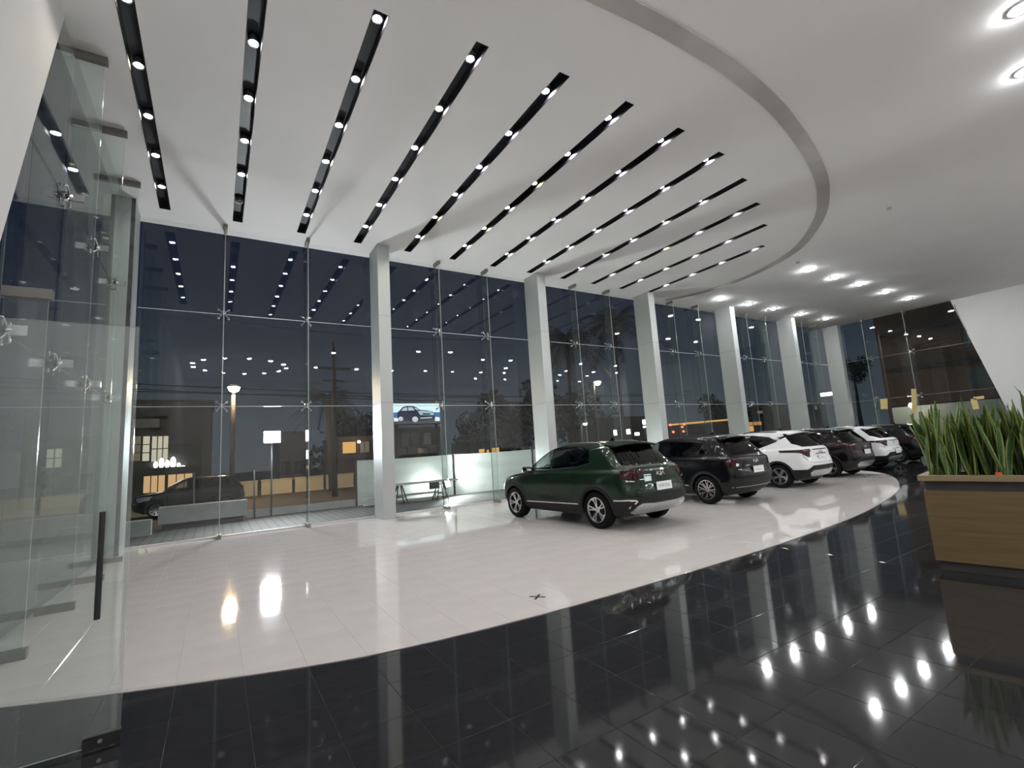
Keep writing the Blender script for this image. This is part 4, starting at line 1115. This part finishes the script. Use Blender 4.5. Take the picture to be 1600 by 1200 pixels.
shop = building('shop_building', 'dark two storey shop building with lit windows and a glowing sign', 40, 332, 628, 44, dark_w, 8,
    [(224, 682, 233, 720, lit_cream, 1, 3), (238, 682, 262, 720, lit_cream, 3, 2), (206, 682, 219, 720, lit_dim, 1, 3), (225, 741, 257, 768, lit_warm, 3, 1), (263, 741, 300, 765, lit_warm, 3, 1), (74, 702, 96, 730, lit_cream, 2, 2), (120, 703, 130, 722, pane_dark, 1, 1)])
for (x0, y0, x1, y1, mt_, nm, th) in [(208, 655, 249, 668, pm('sign_panel', (.35, .34, .36), .6, noise=.2, nscale=3), 'sign_board', .1), (212, 733, 305, 739, dark_w, 'awning', .8)]:
    P, Q = at(x0, y0, 44), at(x1, y1, 44)
    ob = MB().box(P.x - shop.location.x, Q.x - shop.location.x, -th, -.01, Q.z - RZ, P.z - RZ).build(nm, mt_, shop)
sg_ = MB()
for (px, w_, h_) in [(243, 7, 10), (252, 8, 15), (261, 7, 12), (270, 9, 17), (279, 6, 8), (286, 7, 4)]:
    P = at(px, 731, 43.6); Q = at(px + w_, 731 - h_, 43.6)
    sg_.lathe([(0, -.05), (abs(Q.x - P.x) * .55, -.05), (abs(Q.x - P.x) * .55, .05), (0, .05)], 12, Matrix.Translation((P.x - shop.location.x, -.35, (P.z + Q.z) / 2 - RZ)) @ Matrix.Rotation(PI / 2, 4, 'X') @ Matrix.Diagonal((1, abs(Q.z - P.z) / abs(Q.x - P.x), 1, 1)))
sg_.build('glowing_sign', lit_white, shop)
building('office_block', 'grey block with a pale blank wall behind the floodlight', 437, 479, 676, 60, pale_w, 8, [(440, 722, 452, 740, pane_dark, 2, 2), (460, 722, 474, 738, pane_dark, 2, 2)])
hs = building('balcony_house', 'house with a warm lit balcony left of the first free column', 528, 590, 684, 49.5, brown_w, 8, [(535, 691, 556, 708, lit_amber, 1, 1), (562, 690, 577, 708, lit_dim, 2, 1)])
P, Q = at(526, 709, 47), at(594, 713, 47); MB().box(P.x - hs.location.x, Q.x - hs.location.x, -2.0, 0, Q.z - RZ, P.z - RZ).build('balcony_slab', brown_w, hs)
lb_ = MB().lathe([(0, -.16), (.13, -.1), (.16, 0), (.1, .1), (0, .12)], 12).build('balcony_lamp', em('balcony_glow', (1, .75, .4), 14), hs, True); pp = at(567, 689, 47); lb_.location = (pp.x - hs.location.x, -1.0, pp.z - RZ)
bb_b = building('billboard_building', 'grey building carrying the bright screen behind the first free column', 611, 690, 670, 42, grey_w, 4.5, [(628, 677, 656, 696, pane_dark, 2, 1), (661, 676, 674, 694, pale_w, 1, 1), (620, 700, 684, 712, pane_dark, 4, 1)])
# billboard screen
A, B_ = at(614, 634, 42.6), at(688, 664, 42.6); bw, bh = (B_.x - A.x) / 2, (A.z - B_.z) / 2
bb = empty('billboard', ((A.x + B_.x) / 2, 42.6, (A.z + B_.z) / 2 + .2), 0, 'bright advertising screen with a dark blue car picture on the roof', 'billboard')
MB().box(-bw - .08, bw + .08, 0, .35, -bh - .1, bh + .06).build('cabinet', frame_m, bb)
MB().box(-bw * .9, -bw * .8, .1, .3, -bh - .35, -bh).build('post', frame_m, bb); MB().box(bw * .8, bw * .9, .1, .3, -bh - .35, -bh).build('post', frame_m, bb)
MB().box(-bw, bw, -.02, 0, -bh, bh).build('screen', em('screen_sky', (.72, .93, .98), 1.1), bb)
def flat(name, polys, m_, lay_):
    s = MB()
    for pl in polys: s.prism([(x * bw, z * bh) for x, z in pl], 'y', -.02 - .004 * lay_, -.019 - .004 * (lay_ - 1))
    return s.build(name, m_, bb)
flat('print_sea', [[(-1, -.55), (-.72, -.55), (-.72, .12), (-1, .12)], [(.55, -.5), (1, -.5), (1, .1), (.55, .1)]], em('print_blue', (.05, .22, .55), .8), 1)
flat('print_road', [[(-1, -1), (1, -1), (1, -.52), (-1, -.52)]], em('print_road', (.12, .11, .13), .6), 1)
flat('print_white', [[(-.98, -.75), (-.8, -.75), (-.8, -.4), (-.98, -.4)], [(.75, -.8), (.98, -.8), (.98, -.45), (.8, -.35)]], em('print_white', (.9, .97, 1), 1.0), 2)
navy = em('print_navy', (.012, .018, .055), .8)
flat('print_car_body', [[(-.84, -.45), (-.83, .14), (-.74, .30), (-.60, .66), (-.42, .75), (-.18, .74), (-.02, .62), (.12, .36), (.40, .31), (.66, .18), (.76, -.08), (.74, -.58), (.35, -.68), (-.1, -.8), (-.62, -.66)]], navy, 3)
flat('print_windows', [[(-.67, .28), (-.57, .56), (-.42, .63), (-.42, .29)], [(-.38, .29), (-.38, .64), (-.20, .63), (-.10, .32)]], em('print_pale', (.6, .75, .85), .8), 4)
flat('print_bonnet', [[(.02, .24), (.25, .28), (.6, .18), (.74, -.06), (.70, -.2), (.12, -.16)], [(-.02, .56), (.08, .36), (-.02, .33), (-.14, .58)], [(.1, -.42), (.66, -.36), (.62, -.5), (.14, -.55)]], em('print_bonnet', (.5, .68, .75), .8), 4)
flat('print_wheels', [[(-.70 + .10 * math.cos(i * PI / 6), -.5 + .22 * math.sin(i * PI / 6)) for i in range(12)], [(-.10 + .13 * math.cos(i * PI / 6), -.58 + .28 * math.sin(i * PI / 6)) for i in range(12)]], em('print_wheel', (.75, .8, .85), .8), 5)
flat('print_grille', [[(.22, .02), (.58, .0), (.56, -.14), (.24, -.13)], [(.30, -.2), (.56, -.2), (.55, -.33), (.31, -.33)]], em('print_grille', (.02, .03, .04), .6), 5)
# parked car on the road, a copy of the black showroom car
src = [o_ for o_ in COL.objects if o_.get('category') == 'car'][1]
pk = copy_tree(src); q = at(298, 775, 27); pk.location = (q.x, 27, RZ); pk.rotation_euler = (0, 0, PI / 2 + .12); pk['label'] = 'dark car parked on the road in front of the lit shop'; pk['group'] = 'cars parked on the road'
# distant lit buildings
building('far_building', 'low distant building with small yellow windows above the hoarding', 735, 800, 690, 75, dark_w, 8, [(748, 702, 757, 707, lit_amber, 1, 1), (760, 703, 764, 708, lit_amber, 1, 1), (768, 700, 780, 706, lit_amber, 2, 1)])
building('far_shop', 'low distant shop with bright white windows behind the third column', 930, 1030, 652, 62, dark_w, 8, [(958, 672, 964, 680, lit_white, 1, 1), (978, 671, 985, 678, lit_white, 1, 1), (991, 676, 999, 680, lit_white, 1, 1), (1003, 656, 1012, 663, lit_white, 1, 1), (1004, 666, 1012, 670, lit_white, 1, 1)])
building('far_market', 'distant market hall with red and white lights behind the fourth column', 1148, 1215, 634, 62, brown_w, 8, [(1156, 648, 1166, 652, lit_warm, 1, 1), (1182, 642, 1192, 646, lit_dim, 1, 1), (1160, 660, 1190, 664, lit_orange, 4, 1), (1196, 655, 1206, 660, lit_dim, 2, 1), (1168, 666, 1178, 674, lit_amber, 1, 1)])
cn = building('light_bar_canopy', 'made-up distant canopy carrying an amber light bar and red tail lights between columns', 1046, 1136, 664, 55, dark_w, 6, [(1060, 676, 1070, 684, pane_dark, 1, 1)])  # made-up canopy that carries an amber light bar and red tail lights
P, Q = at(1046, 664, 54), at(1136, 656, 54); MB().bar((P.x - cn.location.x, -1.2, P.z - RZ), (Q.x - cn.location.x, -1.2, Q.z - RZ), .3, .28).build('amber_bar', lit_amber, cn)
for px, py in [(1047, 664), (1069, 663), (1066, 667), (1052, 675), (1068, 674)]:
    P = at(px, py, 53); l = MB().lathe([(0, -.2), (.2, -.1), (.2, .1), (0, .2)], 8).build('tail_light', lit_red, cn, True); l.location = (P.x - cn.location.x, -2, P.z - RZ)
pt_ = building('pale_gatehouse', 'small pale gatehouse with a doorway between the last two columns', 1246, 1290, 632, 34, pale_w, 5, [(1254, 648, 1266, 672, pane_dark, 2, 1), (1271, 634, 1277, 640, lit_dim, 1, 1)])
for i in range(3):
    P = at(1244.5 + 3.2 * i, 627, 33.5); l = MB().box(-.1, .1, -.05, .05, -.16, .16).build('sign_lamp', lit_white, pt_); l.location = (P.x - pt_.location.x, -.5, P.z - RZ)
# beyond the far end glass: boundary wall, flats, post lamp, light strip
gw = MB().box(0, .25, -14, 9.5, 0, 2.75); gwo = one('boundary_wall', gw, pm('green_grey_wall', (.34, .37, .34), .85, noise=.2, nscale=.8), 'tall grey green boundary wall beyond the far end glass', 'wall'); gwo.location = (36.5, 3.2, GZ)
fb = empty('flats', (41, 2, GZ), 0, 'dark brown block of flats with window bands beyond the boundary wall', 'building')
MB().box(0, 8, -16, 12.5, 0, 13.5).build('wall', pm('brown_brick', (.14, .085, .06), .8, noise=.15, nscale=3), fb)
for k_ in range(4):
    MB().box(-.9, 0, -16, 12.0, 2.75 + 2.6 * k_, 2.95 + 2.6 * k_).build('balcony_slab', dark_w, fb)
    for j in range(5):
        y = -11.5 + 4.6 * j
        wf = MB().box(-.08, .02, y - 1.0, y + 1.0, 3.6 + 2.6 * k_, 5.0 + 2.6 * k_).build('window', frame_m, fb); MB().box(-.11, -.09, y - .9, y + .9, 3.7 + 2.6 * k_, 4.9 + 2.6 * k_).build('pane', pm('pane_teal', (.05, .08, .09), .15, noise=.2), wf)
pq = empty('post_lamp', (35.4, 11.35, GZ), 0, 'black post lamp glowing in front of the boundary wall', 'lamp')
MB().tube([(0, 0, 0), (0, 0, 2.65)], .04, 8).build('post', frame_m, pq, True)
MB().lathe([(0, -.12), (.10, -.09), (.12, .02), (.05, .12), (0, .14)], 14).build('globe', em('post_glow', (1, .9, .7), 110), pq, True).location = (0, 0, 2.78)
ls = empty('light_box', (39, 16.9, GZ), 0, 'bright white strip light hanging beyond the last column', 'light'); MB().box(-.1, .1, -.95, .95, 4.15, 4.4).build('tube', lit_white, ls); MB().box(-.05, .05, -.05, .05, 0, 4.2).build('post', frame_m, ls); MB().box(-.12, .12, -1, 1, 4.4, 4.5).build('housing', frame_m, ls)
# ---- trees and palms
bark = pm('bark', (.05, .04, .03), .9, noise=.3, nscale=10, bump=.3)
leafm = pm('tree_leaves', (.012, .018, .011), .7, noise=.5, nscale=3)
palm_leaf = pm('palm_frond', (.014, .02, .013), .6, noise=.4, nscale=3)
def tree(px, py_top, Y, rad, label, n=700, group=None):
    t0 = at(px, py_top, Y); z = t0.z - RZ
    r_ = empty('tree', (t0.x, Y, RZ), random.uniform(0, 6), label, 'tree', group)
    MB().tube([(0, 0, 0), (.1, 0, z * .3), (0, .1, z * .6), (.05, 0, z * .85)], [.03 * z, .022 * z, .014 * z, .004 * z], 8).build('trunk', bark, r_, True)
    s = MB(); cl = [(random.gauss(0, rad * .45), random.gauss(0, rad * .45), z - rad * random.uniform(.35, 1.5), random.uniform(.35, .6) * rad) for _ in range(12)]
    for _ in range(int(n * 2.2)):
        cx_, cy_, cz, cr_ = random.choice(cl); d = Vector((random.gauss(0, 1), random.gauss(0, 1), random.gauss(0, 1))).normalized() * cr_ * random.uniform(.5, 1)
        c0 = Vector((cx_, cy_, cz)) + d; a, b2 = Vector((random.gauss(0, 1), random.gauss(0, 1), random.gauss(0, 1))).normalized() * rad * .085, Vector((random.gauss(0, 1), random.gauss(0, 1), random.gauss(0, 1))).normalized() * rad * .055
        s.add([c0 - a, c0 + b2, c0 + a, c0 - b2], [[0, 1, 2, 3]])
    s.build('crown', leafm, r_, fixn=False)
def palm(px, py_top, Y, flen, label, lean=0):
    t0 = at(px, py_top, Y); z = t0.z - RZ
    r_ = empty('palm_tree', (t0.x, Y, RZ), 0, label, 'palm tree', 'palm trees across the road')
    MB().tube([(lean, 0, 0), (lean * .5, .05, z * .4), (0, 0, z)], [.28, .2, .2], 10).build('trunk', bark, r_, True)
    for k_ in range(26):
        s = MB(); az = 2 * PI * k_ / 26 * 2.4 + random.uniform(-.2, .2); el = random.uniform(-.5, 1.1); L_ = flen * random.uniform(.8, 1.05); pts = []
        for i in range(8):
            t = i / 7; pts.append(Vector((L_ * t * math.cos(el) * math.cos(az), L_ * t * math.cos(el) * math.sin(az), L_ * (t * math.sin(el) - .55 * t * t))))
        side = Vector((-math.sin(az), math.cos(az), 0))
        for i in range(7):
            a, b2 = pts[i], pts[i + 1]; s.bar(a, b2, .05, .03)
            for q in range(3):
                c0 = a.lerp(b2, q / 3); ll = flen * .17 * (1 - abs(i / 7 - .4))
                for sg in (-1, 1):
                    tip = c0 + side * sg * ll + (b2 - a) * .4 + Vector((0, 0, -ll * .6)); s.add([c0, c0 + (b2 - a) * .22, tip], [[0, 1, 2]])
        fo = s.build('frond', palm_leaf, r_, fixn=False); fo.location = (0, 0, z)
G_T = 'dark trees across the road'
tree(548, 636, 76, 5.0, 'dark bushy tree behind the warm lit balcony house', 900, G_T)
tree(832, 565, 58, 7.0, 'large dark tree beside the second free column', 1400, G_T)
tree(735, 640, 96, 5.5, 'low dark tree behind the hoarding, near the yellow windows', 800, G_T)
tree(1128, 615, 60, 4.5, 'round dark tree beside the fourth free column', 800, G_T)
tree(930, 640, 84, 5.0, 'dark tree low behind the green car roof', 800, G_T)
tree(1330, 560, 38, 2.5, 'dark tree outside beside the last column', 700, G_T)
palm(958, 505, 33, 5.2, 'large palm with wide fronds behind the third column')
palm(884, 525, 41, 5.0, 'large palm with drooping fronds beside the second column')
palm(512, 620, 34, 2.4, 'slim palm with a tall bare trunk near the yellow wall', .3)
palm(1452, 545, 39.6, 1.6, 'small palm in front of the brown flats') if False else None
# power lines and utility pole
up_ = empty('utility_pole', (at(521, 540, 28).x, 28, RZ), 0, 'dark wooden utility pole with a crossarm in front of the dusk sky', 'utility pole')
zt_ = at(521, 535, 28).z - RZ
util_wood = pm('utility_wood', (.035, .03, .026), .9, noise=.2); MB().tube([(0, 0, 0), (0, 0, zt_)], [.15, .09], 10).build('pole', util_wood, up_, True); MB().box(-.9, .9, -.06, .06, zt_ - 1.6, zt_ - 1.47).build('crossarm', util_wood, up_); MB().box(-.6, .6, -.06, .06, zt_ - 2.3, zt_ - 2.2).build('crossarm', util_wood, up_)
wire = pm('cable_black', (.01, .01, .012), .6, noise=.1)
for k_, (ya, yb, lb) in enumerate([(597, 626, 'lower overhead cable crossing the dusk sky'), (606, 612, 'middle overhead cable crossing the dusk sky'), (590, 616, 'upper overhead cable crossing the dusk sky')]):
    A, B_ = at(-60, ya - 4, 28 + .3 * k_), at(1080, yb, 28 + .3 * k_); pts = []
    for i in range(25):
        t = i / 24; p2 = A.lerp(B_, t); p2.z -= 1.0 * 4 * t * (1 - t) * .5; pts.append(p2)
    one('power_line', MB().tube(pts, .03, 5), wire, lb, 'cable', 'overhead cables', smooth=True)
